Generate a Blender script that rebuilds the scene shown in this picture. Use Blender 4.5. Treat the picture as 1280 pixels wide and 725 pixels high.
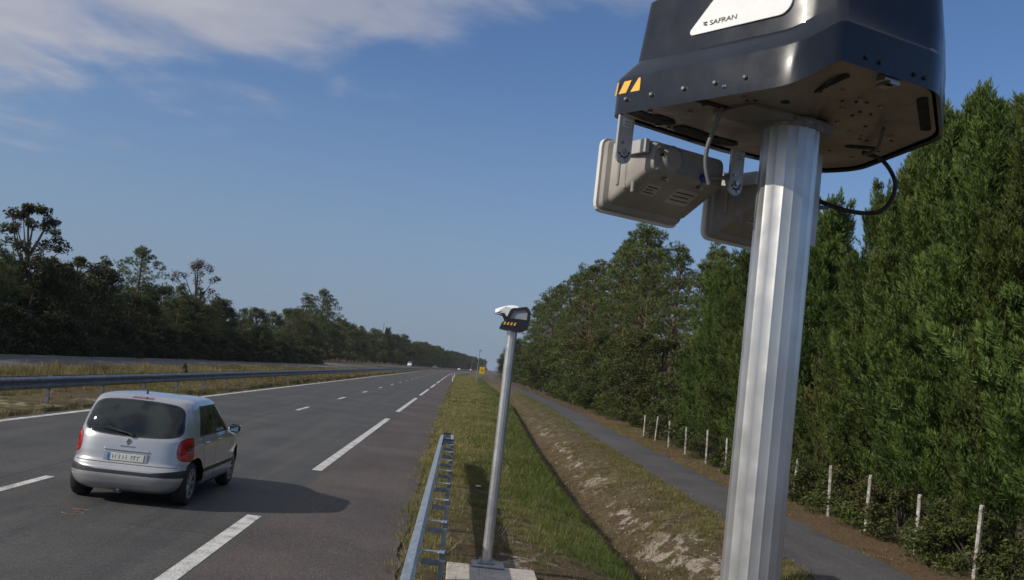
import bpy, math, random
import numpy as np
from mathutils import Vector, Matrix
R = math.radians
for o in list(bpy.data.objects): bpy.data.objects.remove(o)
S = bpy.context.scene
COL = S.collection

# ------------------------------------------------------------------ camera
cam = bpy.data.objects.new('camera', bpy.data.cameras.new('camera')); COL.objects.link(cam)
cam.data.lens = 35; cam.data.sensor_width = 36; cam.data.clip_start = .05; cam.data.clip_end = 9000
rt = Vector((.992253, -.05201, .112823)); up = Vector((-.116599, -.076415, .990235)); fw = Vector((.042881, .995719, .081888))
M4 = Matrix.Identity(4)
for i in range(3):
    M4[i][0] = rt[i]; M4[i][1] = up[i]; M4[i][2] = -fw[i]
M4[0][3], M4[1][3], M4[2][3] = 0, 0, 2.4
cam.matrix_world = M4
S.camera = cam
cam.data.dof.use_dof = True; cam.data.dof.focus_distance = 7.0; cam.data.dof.aperture_fstop = 9.0

# ------------------------------------------------------------------ light
SUN_EL = 31.0
SUN_AZ = math.atan2(-.935, -.355)             # x, y of the direction towards the sun
S.view_settings.view_transform = 'Standard'; S.view_settings.look = 'None'
S.view_settings.gamma = 1; S.view_settings.exposure = -0.42; S.view_settings.use_curve_mapping = False
sd = bpy.data.lights.new('sun', 'SUN'); sd.energy = 5.0; sd.angle = R(.53); sd.color = (1, .93, .82)
so = bpy.data.objects.new('sun', sd); COL.objects.link(so)
sdir = Vector((math.sin(SUN_AZ)*math.cos(R(SUN_EL)), math.cos(SUN_AZ)*math.cos(R(SUN_EL)), math.sin(R(SUN_EL))))
so.rotation_euler = sdir.to_track_quat('Z', 'Y').to_euler()

W = bpy.data.worlds.new('World'); S.world = W; W.use_nodes = True
nt = W.node_tree; nt.nodes.clear()
def N(nt, t, **k):
    n = nt.nodes.new(t)
    for a, v in k.items(): setattr(n, a, v)
    return n
def mth(nt, op, a, b=None, c=None, clamp=False):
    n = N(nt, 'ShaderNodeMath', operation=op, use_clamp=clamp)
    for i, v in enumerate((a, b, c)):
        if v is None: continue
        if hasattr(v, 'links') or hasattr(v, 'is_linked'): nt.links.new(v, n.inputs[i])
        else: n.inputs[i].default_value = v
    return n.outputs[0]
def mixc(nt, f, a, b, blend='MIX'):
    n = N(nt, 'ShaderNodeMix', data_type='RGBA', blend_type=blend)
    for i, v in ((0, f), (6, a), (7, b)):
        if hasattr(v, 'is_linked'): nt.links.new(v, n.inputs[i])
        elif isinstance(v, (tuple, list)): n.inputs[i].default_value = (*v[:3], 1)
        else: n.inputs[i].default_value = v
    return n.outputs[2]
def sstep(nt, v, lo, hi, a=0., b=1.):
    n = N(nt, 'ShaderNodeMapRange', interpolation_type='SMOOTHSTEP')
    nt.links.new(v, n.inputs[0]); n.inputs[1].default_value = lo; n.inputs[2].default_value = hi
    n.inputs[3].default_value = a; n.inputs[4].default_value = b
    return n.outputs[0]
out = N(nt, 'ShaderNodeOutputWorld'); bg = N(nt, 'ShaderNodeBackground'); bg.inputs[1].default_value = .108
sky = N(nt, 'ShaderNodeTexSky', sky_type='NISHITA', sun_disc=False)
sky.sun_elevation = R(SUN_EL); sky.sun_rotation = SUN_AZ; sky.air_density = 1.0; sky.dust_density = .9; sky.ozone_density = 2.2
tc = N(nt, 'ShaderNodeTexCoord'); sp = N(nt, 'ShaderNodeSeparateXYZ'); nt.links.new(tc.outputs['Generated'], sp.inputs[0])
X_, Y_, Z_ = sp.outputs
zc = mth(nt, 'ADD', mth(nt, 'MAXIMUM', Z_, 0.0), .06)
cb = N(nt, 'ShaderNodeCombineXYZ'); nt.links.new(mth(nt, 'DIVIDE', X_, zc), cb.inputs[0]); nt.links.new(mth(nt, 'DIVIDE', Y_, zc), cb.inputs[1])
mp = N(nt, 'ShaderNodeMapping'); mp.inputs[3].default_value = (1.15, .95, 1); mp.inputs[1].default_value = (.35, .2, 0); nt.links.new(cb.outputs[0], mp.inputs[0])
n1 = N(nt, 'ShaderNodeTexNoise'); n1.inputs['Scale'].default_value = 1.5; n1.inputs['Detail'].default_value = 7; n1.inputs['Roughness'].default_value = .55; n1.inputs['Distortion'].default_value = .25
nt.links.new(mp.outputs[0], n1.inputs['Vector'])
# a bank of cloud high in the sky, reaching lower towards the west (left)
hgt = mth(nt, 'MULTIPLY_ADD', X_, -.36, Z_)
bank = sstep(nt, hgt, .235, .42)
wisp = sstep(nt, Z_, .05, .2)
thr = mth(nt, 'ADD', n1.outputs[0], mth(nt, 'MULTIPLY', bank, .42))
cl = sstep(nt, thr, .64, .96)
cl = mth(nt, 'MULTIPLY', cl, .92)
cl = mth(nt, 'MULTIPLY', cl, wisp)
n2 = N(nt, 'ShaderNodeTexNoise'); n2.inputs['Scale'].default_value = 2.2; n2.inputs['Detail'].default_value = 4
nt.links.new(mp.outputs[0], n2.inputs['Vector'])
ccol = mixc(nt, sstep(nt, n2.outputs[0], .35, .7), (4.3, 4.6, 5.7), (5.9, 5.9, 6.5))
# thin high veil which greys the sky towards the horizon
veil = sstep(nt, Z_, .33, -.03)
skc = mixc(nt, 1.0, sky.outputs[0], (.84, 1.02, 1.30), 'MULTIPLY')
skc = mixc(nt, mth(nt, 'MULTIPLY', veil, .82), skc, (2.75, 3.6, 5.05))
fin = mixc(nt, cl, skc, ccol)
nt.links.new(fin, bg.inputs[0]); nt.links.new(bg.outputs[0], out.inputs[0])

# ------------------------------------------------------------------ helpers
def principled(name):
    m = bpy.data.materials.new(name); m.use_nodes = True
    return m, m.node_tree, m.node_tree.nodes['Principled BSDF']
def noise(nt, scale, detail=3, rough=.5, vec=None, dist=0):
    n = N(nt, 'ShaderNodeTexNoise'); n.inputs['Scale'].default_value = scale; n.inputs['Detail'].default_value = detail
    n.inputs['Roughness'].default_value = rough; n.inputs['Distortion'].default_value = dist
    if vec is not None: nt.links.new(vec, n.inputs['Vector'])
    return n.outputs[0]
def bump(nt, bs, h, strength=.3, dist=.02):
    b = N(nt, 'ShaderNodeBump'); b.inputs['Strength'].default_value = strength; b.inputs['Distance'].default_value = dist
    nt.links.new(h, b.inputs['Height']); nt.links.new(b.outputs[0], bs.inputs['Normal'])
def surf(name, c1, c2=None, rough=.5, metal=0, nscale=8, coat=0, bmp=0, bscale=60, rv=.1, spec=.5, lo=.35, hi=.65):
    m, nt, bs = principled(name)
    g = N(nt, 'ShaderNodeTexCoord').outputs['Object']
    f = noise(nt, nscale, 5, .6, g)
    nt.links.new(mixc(nt, sstep(nt, f, lo, hi), c1, c2 or tuple(x*.8 for x in c1)), bs.inputs['Base Color'])
    nt.links.new(sstep(nt, noise(nt, nscale*2.3, 4, .6, g), .3, .7, rough-rv, rough+rv), bs.inputs['Roughness'])
    bs.inputs['Metallic'].default_value = metal; bs.inputs['Specular IOR Level'].default_value = spec
    if coat: bs.inputs['Coat Weight'].default_value = coat; bs.inputs['Coat Roughness'].default_value = .04
    if bmp: bump(nt, bs, noise(nt, bscale, 4, .6, g), bmp, .01)
    return m
def tag(o, label=None, cat=None, group=None, kind=None):
    if label: o['label'] = label
    if cat: o['category'] = cat
    if group: o['group'] = group
    if kind: o['kind'] = kind
    return o
def empty(name, loc=(0, 0, 0), rz=0, label=None, cat=None, group=None):
    o = bpy.data.objects.new(name, None); COL.objects.link(o); o.location = loc; o.rotation_euler = (0, 0, rz)
    o.empty_display_size = .1
    return tag(o, label, cat, group)
def obj(name, me, mat=None, parent=None, smooth=False):
    if mat is not None:
        for m in (mat if isinstance(mat, (list, tuple)) else [mat]): me.materials.append(m)
    o = bpy.data.objects.new(name, me); COL.objects.link(o)
    if parent: o.parent = parent
    if smooth: me.polygons.foreach_set('use_smooth', [True]*len(me.polygons))
    return o
def copy_tree(o, parent=None):
    c = o.copy(); COL.objects.link(c); c.parent = parent
    for ch in o.children: copy_tree(ch, c)
    return c
class MB:
    def __init__(s): s.v = []; s.f = []; s.sm = []
    def add(s, vs, fs, smooth=False):
        b = len(s.v); s.v += [tuple(v) for v in vs]; s.f += [tuple(i+b for i in f) for f in fs]; s.sm += [smooth]*len(fs)
        return s
    def box(s, c, d, rot=None, bev=0):
        c = Vector(c); hx, hy, hz = d[0]/2, d[1]/2, d[2]/2
        if bev:
            vs = []; fs = []
            b = min(bev, hx*.9, hy*.9, hz*.9)
            idx = {}
            for sx in (-1, 1):
                for sy in (-1, 1):
                    for sz in (-1, 1):
                        for a in range(3):
                            p = [sx*(hx-b), sy*(hy-b), sz*(hz-b)]
                            p[a] = (sx*hx, sy*hy, sz*hz)[a]
                            idx[(sx, sy, sz, a)] = len(vs); vs.append(p)
            def q(*k): fs.append([idx[i] for i in k])
            for s1 in (-1, 1):
                q((s1, -1, -1, 0), (s1, 1, -1, 0), (s1, 1, 1, 0), (s1, -1, 1, 0))
                q((-1, s1, -1, 1), (1, s1, -1, 1), (1, s1, 1, 1), (-1, s1, 1, 1))
                q((-1, -1, s1, 2), (1, -1, s1, 2), (1, 1, s1, 2), (-1, 1, s1, 2))
                for s2 in (-1, 1):
                    q((s1, s2, -1, 0), (s1, s2, 1, 0), (s1, s2, 1, 1), (s1, s2, -1, 1))
                    q((s1, -1, s2, 0), (s1, 1, s2, 0), (s1, 1, s2, 2), (s1, -1, s2, 2))
                    q((-1, s1, s2, 1), (1, s1, s2, 1), (1, s1, s2, 2), (-1, s1, s2, 2))
                    for s3 in (-1, 1): q((s1, s2, s3, 0), (s1, s2, s3, 1), (s1, s2, s3, 2))
        else:
            vs = [(x, y, z) for x in (-hx, hx) for y in (-hy, hy) for z in (-hz, hz)]
            fs = [(0, 1, 3, 2), (4, 6, 7, 5), (0, 4, 5, 1), (2, 3, 7, 6), (0, 2, 6, 4), (1, 5, 7, 3)]
        if rot is not None: vs = [rot @ Vector(v) for v in vs]
        return s.add([c+Vector(v) for v in vs], fs)
    def tube(s, pts, r, n=10, caps=True, smooth=True):
        pts = [Vector(p) for p in pts]; rr = r if isinstance(r, (list, tuple)) else [r]*len(pts)
        vs = []; fs = []; u = None
        for i, p in enumerate(pts):
            d = (pts[min(i+1, len(pts)-1)]-pts[max(i-1, 0)]).normalized()
            if u is None: u = d.orthogonal().normalized()
            u = (u-d*u.dot(d)).normalized(); w = d.cross(u)
            for k in range(n):
                a = 2*math.pi*k/n; vs.append(p+(u*math.cos(a)+w*math.sin(a))*rr[i])
        for i in range(len(pts)-1):
            for k in range(n):
                a, b = i*n+k, i*n+(k+1) % n; fs.append((a, b, b+n, a+n))
        s.add(vs, fs, smooth)
        if caps:
            m = len(pts)-1
            s.add(vs[:n], [tuple(range(n))[::-1]]); s.add(vs[m*n:], [tuple(range(n))])
        return s
    def prism(s, poly, z0, z1, rot=None, c=(0, 0, 0)):   # polygon in local XY, extruded along local Z
        n = len(poly); vs = [Vector((x, y, z)) for z in (z0, z1) for x, y in poly]
        if rot is not None: vs = [rot @ v for v in vs]
        vs = [v+Vector(c) for v in vs]
        return s.add(vs, [tuple(range(n))[::-1], tuple(range(n, 2*n))]+[(i, (i+1) % n, (i+1) % n+n, i+n) for i in range(n)])
    def build(s, name, mat=None, parent=None, recalc=True):
        me = bpy.data.meshes.new(name); me.from_pydata(s.v, [], s.f)
        me.polygons.foreach_set('use_smooth', s.sm)
        if recalc:
            import bmesh
            b = bmesh.new(); b.from_mesh(me); bmesh.ops.recalc_face_normals(b, faces=b.faces); b.to_mesh(me); b.free()
        return obj(name, me, mat, parent)
def np_mesh(name, V, F, mat=None, attr=None, smooth=False):
    V = np.asarray(V, np.float32); F = np.asarray(F, np.int32); k = F.shape[1]
    me = bpy.data.meshes.new(name); me.vertices.add(len(V)); me.vertices.foreach_set('co', V.ravel())
    me.loops.add(F.size); me.loops.foreach_set('vertex_index', F.ravel())
    me.polygons.add(len(F)); me.polygons.foreach_set('loop_start', np.arange(0, F.size, k, dtype=np.int32))
    me.polygons.foreach_set('use_smooth', np.full(len(F), smooth))
    me.update(calc_edges=True)
    for nme, a in (attr or {}).items():
        a = np.asarray(a, np.float32)
        if a.ndim == 1:
            at = me.attributes.new(nme, 'FLOAT', 'POINT'); at.data.foreach_set('value', a)
        else:
            at = me.attributes.new(nme, 'FLOAT_COLOR', 'POINT'); at.data.foreach_set('color', a.ravel())
    if mat: me.materials.append(mat)
    return me

# ------------------------------------------------------------------ the lie of the land
def curve(y):
    y = np.asarray(y, float)
    q = np.where(y > 220, 1.3e-4*(np.minimum(y, 480)-220)**2, 0)
    return q+np.where(y > 480, .0676*(y-480), 0)
def dsh(y): return np.interp(y, [0, 25, 42, 87, 130, 300], [0, 0, .4, 1.9, 2.5, 2.6])
def pathL(y): return np.interp(y, [-20, 0, 15, 34, 55, 75, 130, 300], [5.1, 5.2, 5.4, 5.92, 6.6, 7.4, 8.1, 8.3])
def pathR(y): return pathL(y)+1.82
def edgeR(y): return np.interp(y, [0, 11, 30, 69, 200], [-.42, -.45, -.6, -.8, -.85])
def wob(x, y, s, seed=0):     # cheap smooth noise from sines
    r = np.random.RandomState(seed); v = 0
    for k in range(7):
        a, b = r.uniform(-1, 1, 2)*s*(1+k*.5); v = v+np.sin(x*a+y*b+r.uniform(0, 6.28))/(1+k*.4)
    return v/3
def ground_z(x, y):
    x = np.asarray(x, float)-curve(y); y = np.asarray(y, float)
    u = x-dsh(y)
    fade = np.clip((240-y)/80, 0, 1)
    pr = np.interp(u, [-.6, .2, 1.2, 2.0, 2.7, 3.1, 3.35, 3.7, 4.1, 4.7, 5.2], [-.02, -.035, -.07, -.15, -.30, -.70, -.76, -.58, -.33, -.11, -.03])
    bank = np.exp(-((u-4.05)/.55)**2)
    pr = pr+bank*(wob(x, y, 1.5, 3)*.13+wob(x, y, 3.6, 4)*.07)+np.exp(-((u-1.2)/1.2)**2)*wob(x, y, 2.2, 5)*.02
    right = np.where(u > -.6, pr*fade-.012*(1-fade), -.03)
    right = np.where((x > pathL(y)-.12) & (x < pathR(y)+.12), -.03, right)
    right = np.where(x > pathR(y)+.12, -.03+np.clip(x-pathR(y)-.2, 0, 1.5)*.05+wob(x, y, 1.1, 8)*.02, right)
    med = np.interp(x, [-20.4, -19.8, -14, -11.2, -10.55], [-.03, -.05, -.12, -.09, -.03])+np.where((x > -19.5) & (x < -11), wob(x, y, .8, 6)*.03, 0)
    left = np.interp(x, [-60, -29, -27.7], [.6, -.05, -.03])
    z = np.where(x < -27.6, left, np.where(x < -20.3, -.03, np.where(x < -10.5, med, np.where(x < edgeR(y)-.1, -.03, right))))
    return z
xs = np.concatenate([-np.geomspace(1500, 30, 24), np.arange(-28.5, -21, .75), np.arange(-20.6, -10.4, .3), np.arange(-10, -1, .75), np.arange(-.95, 2.2, .11), np.arange(2.25, 5.6, .06), np.arange(5.7, 10.5, .11), np.geomspace(10.8, 1500, 30)])
xs = np.unique(np.round(xs, 3))
ys = np.concatenate([np.arange(-30, 4, 2.), np.arange(4, 30, .11), np.arange(30, 60, .3), np.arange(60, 140, .9), np.arange(140, 300, 4), np.geomspace(304, 2700, 30)])
# extra columns follow the ditch and path through a shear of the inner columns
GX, GY = np.meshgrid(xs, ys)
inner = np.clip(1-np.abs(GX-4)/5.5, 0, 1)**.5
GX = GX+dsh(GY)*np.where((GX > 0) & (GX < 10.5), np.clip(np.minimum(GX/2., (10.5-GX)/2.5), 0, 1), 0)+curve(GY)
GZ = ground_z(GX, GY)
nx, ny = len(xs), len(ys)
I = np.arange(nx*ny).reshape(ny, nx)
F = np.stack([I[:-1, :-1], I[:-1, 1:], I[1:, 1:], I[1:, :-1]], -1).reshape(-1, 4)
xr = GX-curve(GY); u = xr-dsh(GY)
green = np.clip((u+.7)/.3, 0, 1)*np.clip((3.3-u)/.4, 0, 1)*np.clip(.62+.5*wob(xr, GY, .9, 11)+.25*wob(xr, GY, 3, 12)-.6*np.exp(-((GY-12.5)/4.5)**4)*np.exp(-((u-1.3)/1.3)**4)+np.clip((GY-16)/20, 0, .4), 0, 1)
green = np.maximum(green, np.where((u > 4.3) & (xr < pathL(GY)+.1), np.clip(.35+.5*wob(xr, GY, 1.3, 13)+np.exp(-((xr-pathL(GY)+.2)/.2)**2)*.5, 0, 1)*.8, 0))
green = np.maximum(green, np.where((xr < -10.4) & (xr > -20.6), .35+.3*wob(xr, GY, .6, 14), 0))
sand = np.exp(-((u-4.05)/.5)**2)*np.clip(.48+.5*wob(xr, GY, .55, 22), 0, 1)*np.clip((90-GY)/45, 0, 1)
sand = np.maximum(sand, np.exp(-((u-1.2)/1.0)**2)*np.exp(-((GY-13)/4)**2)*.5)
sand = np.maximum(sand, np.where((xr < -11) & (xr > -14.2) & (GY < 40), np.clip(.42+wob(xr, GY, .9, 26)*.5, 0, 1)*np.clip((40-GY)/5, 0, 1), 0))
litter = np.where(xr > pathR(GY)-.05, 1, 0)*np.where(GY < 75, 1., .35)
litter = np.maximum(litter, np.where(xr < -28.5, .5, 0))
zone = np.stack([green, sand, litter, np.ones_like(sand)], -1).reshape(-1, 4)

def ground_mat():
    m, nt, bs = principled('ground_soil_and_grass')
    pos = N(nt, 'ShaderNodeNewGeometry').outputs['Position']
    at = N(nt, 'ShaderNodeAttribute', attribute_name='zone'); s = N(nt, 'ShaderNodeSeparateColor'); nt.links.new(at.outputs['Color'], s.inputs[0])
    nA = noise(nt, 2.2, 6, .65, pos); nB = noise(nt, 14, 5, .7, pos); nC = noise(nt, .5, 3, .5, pos)
    earth = mixc(nt, sstep(nt, nA, .35, .62), mixc(nt, sstep(nt, nB, .35, .7), (.05, .034, .022), (.12, .082, .052)), mixc(nt, sstep(nt, nB, .35, .7), (.075, .062, .028), (.165, .125, .075)))
    grass = mixc(nt, sstep(nt, nA, .3, .7), (.07, .08, .028), (.16, .14, .06))
    mps = N(nt, 'ShaderNodeMapping'); mps.inputs[3].default_value = (1.4, .8, 1); nt.links.new(pos, mps.inputs[0]); mps.inputs[3].default_value = (1.7, 1.0, 1)
    sandc = mixc(nt, sstep(nt, nB, .3, .65), (.2, .155, .12), (.40, .345, .295))
    lit = mixc(nt, sstep(nt, nB, .35, .7), (.09, .055, .03), (.19, .135, .08))
    g = sstep(nt, mth(nt, 'ADD', s.outputs[0], mth(nt, 'MULTIPLY', mth(nt, 'SUBTRACT', nA, .5), 1.2)), .3, .6)
    c = mixc(nt, g, earth, grass)
    c = mixc(nt, sstep(nt, mth(nt, 'ADD', s.outputs[2], mth(nt, 'MULTIPLY', mth(nt, 'SUBTRACT', nA, .5), .6)), .35, .65), c, lit)
    c = mixc(nt, sstep(nt, mth(nt, 'ADD', s.outputs[1], mth(nt, 'MULTIPLY', mth(nt, 'SUBTRACT', noise(nt, 1.5, 7, .68, mps.outputs[0]), .5), 3.0)), .58, .80), c, sandc)
    nt.links.new(c, bs.inputs['Base Color']); bs.inputs['Roughness'].default_value = .95; bs.inputs['Specular IOR Level'].default_value = .15
    h = mth(nt, 'ADD', nB, mth(nt, 'MULTIPLY', noise(nt, 55, 4, .7, pos), .5))
    bump(nt, bs, h, .9, .05)
    return m
gm = np_mesh('ground', np.stack([GX, GY, GZ], -1).reshape(-1, 3), F, ground_mat(), {'zone': zone}, True)
tag(obj('ground', gm), kind='structure')

# ------------------------------------------------------------------ roads
def asphalt(name, c1, c2, fleck=.12, streak=.5):
    m, nt, bs = principled(name)
    pos = N(nt, 'ShaderNodeNewGeometry').outputs['Position']
    big = noise(nt, .35, 5, .6, pos); mp = N(nt, 'ShaderNodeMapping'); mp.inputs[3].default_value = (1.6, .05, 1); nt.links.new(pos, mp.inputs[0])
    st = noise(nt, 1.3, 4, .6, mp.outputs[0])
    f = mth(nt, 'ADD', mth(nt, 'MULTIPLY', big, 1-streak), mth(nt, 'MULTIPLY', st, streak))
    c = mixc(nt, sstep(nt, f, .36, .64), c1, c2)
    v = N(nt, 'ShaderNodeTexVoronoi'); v.inputs['Scale'].default_value = 75; nt.links.new(pos, v.inputs['Vector'])
    vs = N(nt, 'ShaderNodeSeparateColor'); nt.links.new(v.outputs['Color'], vs.inputs[0])
    c = mixc(nt, mth(nt, 'MULTIPLY', sstep(nt, vs.outputs[0], .75, 1.), fleck*2.2), c, (.26, .25, .24))
    c = mixc(nt, mth(nt, 'MULTIPLY', sstep(nt, vs.outputs[1], .7, 1.), .5), c, (.018, .018, .019))
    # hairline cracks
    w = N(nt, 'ShaderNodeTexVoronoi', feature='DISTANCE_TO_EDGE'); w.inputs['Scale'].default_value = .14
    ps = N(nt, 'ShaderNodeVectorMath', operation='ADD'); nn = N(nt, 'ShaderNodeTexNoise'); nn.inputs['Scale'].default_value = 1.6; nn.inputs['Detail'].default_value = 5
    nt.links.new(pos, nn.inputs['Vector']); nt.links.new(pos, ps.inputs[0]); nt.links.new(nn.outputs['Color'], ps.inputs[1]); nt.links.new(ps.outputs[0], w.inputs['Vector'])
    crk = sstep(nt, w.outputs['Distance'], .0005, .0028, 1, 0)
    crk = mth(nt, 'MULTIPLY', crk, sstep(nt, noise(nt, .22, 2, .5, pos), .5, .6))
    c = mixc(nt, mth(nt, 'MULTIPLY', crk, .5), c, (.02, .02, .02))
    nt.links.new(c, bs.inputs['Base Color'])
    nt.links.new(sstep(nt, st, .3, .7, .72, .86), bs.inputs['Roughness']); bs.inputs['Specular IOR Level'].default_value = .35
    bump(nt, bs, v.outputs['Distance'], .35, .006)
    return m
def ribbon(name, xl, xr, z, y0, y1, mat, step=None, kind='structure'):
    if step: yy = np.arange(y0, y1+step*.5, step)
    else:
        yy = np.concatenate([np.arange(y0, 300, 4), np.geomspace(300, y1, 60)]) if y1 > 300 else np.arange(y0, y1+.1, 2)
    L = (xl(yy) if callable(xl) else np.full(len(yy), xl))+curve(yy); Rr = (xr(yy) if callable(xr) else np.full(len(yy), xr))+curve(yy)
    V = np.concatenate([np.stack([L, yy, np.full(len(yy), z)], -1), np.stack([Rr, yy, np.full(len(yy), z)], -1)])
    n = len(yy); a = np.arange(n-1)
    return tag(obj(name, np_mesh(name, V, np.stack([a, a+n, a+n+1, a+1], -1), mat)), kind=kind)
A1 = asphalt('lane_asphalt', (.044, .0445, .043), (.078, .077, .072))
A2 = asphalt('shoulder_asphalt', (.054, .042, .038), (.09, .071, .062), .2, .3)
A3 = asphalt('path_asphalt', (.05, .048, .05), (.085, .08, .08), .2, .3)
A4 = asphalt('far_asphalt', (.075, .077, .082), (.11, .112, .115), .1)
ribbon('road', -10.5, -2.42, 0, -20, 2600, A1)
def edge_ragged(y): return edgeR(y)+.03*np.sin(y*.83)+.025*np.sin(y*2.17+1)+.012*np.sin(y*5.3)+.008*np.sin(y*11.9)
ribbon('road_shoulder', -2.42, edge_ragged, 0, -20, 299, A2, step=.2)
ribbon('road_shoulder_far', -2.42, lambda y: edgeR(y), 0, 299.2, 2600, A2, step=20)
ribbon('cycle_path', lambda y: pathL(y)+.04*np.sin(y*2.1)+.03*np.sin(y*5.3), lambda y: pathR(y)+.05*np.sin(y*1.6)+.03*np.sin(y*4.7), -.018, -10, 420, A3, step=.3)
ribbon('opposite_road', -27.6, -20.4, 0, -20, 2600, A4)
def paint():
    m, nt, bs = principled('road_paint')
    pos = N(nt, 'ShaderNodeNewGeometry').outputs['Position']
    w = sstep(nt, mth(nt, 'ADD', mth(nt, 'MULTIPLY', noise(nt, 45, 4, .7, pos), .6), mth(nt, 'MULTIPLY', noise(nt, 3, 3, .6, pos), .4)), .40, .53)
    nt.links.new(mixc(nt, w, (.2, .195, .185), (.60, .59, .55)), bs.inputs['Base Color']); bs.inputs['Roughness'].default_value = .7
    return m
PT = paint()
def marks(name, x, w, z, spans):
    mb = MB()
    for a, b in spans:
        k = max(1, int((b-a)/10) if a > 200 else 1)
        for j in range(k):
            p, q = a+(b-a)*j/k, a+(b-a)*(j+1)/k
            cp, cq = float(curve(p)), float(curve(q))
            mb.add([(x-w/2+cp, p, z), (x+w/2+cp, p, z), (x+w/2+cq, q, z), (x-w/2+cq, q, z)], [(0, 1, 2, 3)])
    return tag(mb.build(name, PT, recalc=False), kind='structure')
marks('shoulder_line', -2.62, .2, .004, [(-5.6+26.05*k, 14.36+26.05*k) for k in range(9)]+[(229, 900)])
marks('centre_line', -6.1, .14, .004, [(12.9+13.22*k, 15.95+13.22*k) for k in range(-1, 40)])
marks('left_edge_line', -10.22, .17, .004, [(-20+20*k, 20*k) for k in range(60)])
marks('opposite_lane_line', -24.2, .13, .004, [(3+13*k, 6+13*k) for k in range(50)])
marks('opposite_near_line', -20.85, .16, .004, [(-20+20*k, 20*k) for k in range(40)])
marks('opposite_far_line', -27.2, .16, .004, [(-20+20*k, 20*k) for k in range(40)])
# a pale repaired seam across the shoulder and an orange survey scribble behind the car
SEALM = surf('sealed_crack', (.03, .03, .031), (.045, .045, .045), .6)
mb = MB(); px_, py_ = -2.45, 16.6
rs = random.Random(4)
pts = [(-2.4+i*.1, 17.35-.014*i+rs.uniform(-.03, .03)) for i in range(19)]
for a, b in zip(pts, pts[1:]): mb.add([(a[0], a[1], .004), (b[0], b[1], .004), (b[0], b[1]+rs.uniform(.02, .06), .004), (a[0], a[1]+.04, .004)], [(0, 1, 2, 3)])
tag(mb.build('road_seam', surf('worn_tar', (.13, .12, .11), (.07, .065, .06), .9)), kind='structure')
mb = MB()
for nm_, pts_, w_ in (('sealed_crack', [(-2.55, 12.6), (-3.0, 12.72), (-3.5, 12.7), (-3.9, 12.85)], .02), ('sealed_crack', [(-9.9, 33), (-8.6, 33.5), (-7.4, 33.2), (-6.3, 34.1), (-5.0, 33.9)], .05), ('sealed_crack', [(-6.55, 14), (-6.6, 22), (-6.5, 31), (-6.62, 44), (-6.5, 60)], .025)):
    mc = MB()
    for a, b in zip(pts_, pts_[1:]):
        d_ = (Vector(b)-Vector(a)).normalized(); n_x, n_y = -d_.y*w_, d_.x*w_; mc.add([(a[0], a[1], .002), (b[0], b[1], .002), (b[0]+n_x, b[1]+n_y, .002), (a[0]+n_x, a[1]+n_y, .002)], [(0, 1, 2, 3)])
    tag(mc.build(nm_, SEALM, recalc=False), kind='structure')
cx, cy = -4.68, 13.35
prev = None
for i in range(15):
    a = i/14*5.3; p = (cx+.13*math.cos(a), cy-.25+.10*math.sin(a)); 
    if prev: mb.add([(prev[0], prev[1], .004), (p[0], p[1], .004), (p[0]*1.0+.012, p[1]+.02, .004), (prev[0]+.012, prev[1]+.02, .004)], [(0, 1, 2, 3)])
    prev = p
for x0, y0, x1, y1 in ((-.12, .06, .1, .02), (-.1, -.04, .12, .1), (-.02, .14, .02, -.05)):
    mb.add([(cx+x0, cy+y0, .004), (cx+x1, cy+y1, .004), (cx+x1, cy+y1+.025, .004), (cx+x0, cy+y0+.025, .004)], [(0, 1, 2, 3)])
tag(mb.build('road_scribble', surf('orange_paint', (.42, .2, .09), (.2, .13, .09), .8), recalc=False), kind='structure')

# ------------------------------------------------------------------ materials of things
GALV = surf('galvanised_steel', (.42, .46, .5), (.26, .29, .33), .42, .75, 14, bmp=.1)
GALV2 = surf('dull_galvanised_steel', (.2, .22, .25), (.13, .15, .17), .5, .6, 9)
CONC = surf('pale_concrete', (.46, .43, .38), (.36, .33, .29), .9, 0, 6, bmp=.4)
ALU = surf('ribbed_aluminium', (.60, .595, .585), (.50, .50, .49), .36, .8, 5, rv=.05)
BLACK = surf('glossy_blue_black_paint', (.010, .0135, .021), (.015, .019, .028), .3, 0, 5, coat=.3, rv=.05, spec=.25)
PLATE = surf('brushed_underside', (.275, .225, .19), (.2, .165, .14), .42, .35, 5)
SLOT = surf('black_slot', (.004, .004, .004), None, .8)
HOUSING = surf('beige_radar_casing', (.33, .305, .275), (.23, .21, .185), .5, 0, 5)
HFRONT = surf('pale_radar_cover', (.66, .64, .6), (.58, .56, .52), .45, 0, 5)
WHITE = surf('white_panel', (.8, .8, .79), (.74, .74, .74), .25, 0, 4)
YEL = surf('amber_reflector', (.9, .5, .09), (.8, .42, .07), .35, 0, 9)
RUBBER = surf('black_rubber', (.012, .012, .013), (.02, .02, .02), .6, 0, 20)
BOLT = surf('steel_bolt', (.4, .38, .36), None, .3, .9)
STICK = surf('paper_sticker', (.6, .6, .58), None, .6)
INK = surf('dark_ink', (.02, .02, .025), None, .6)
CABLE = surf('grey_cable', (.16, .16, .16), None, .5)

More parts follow.
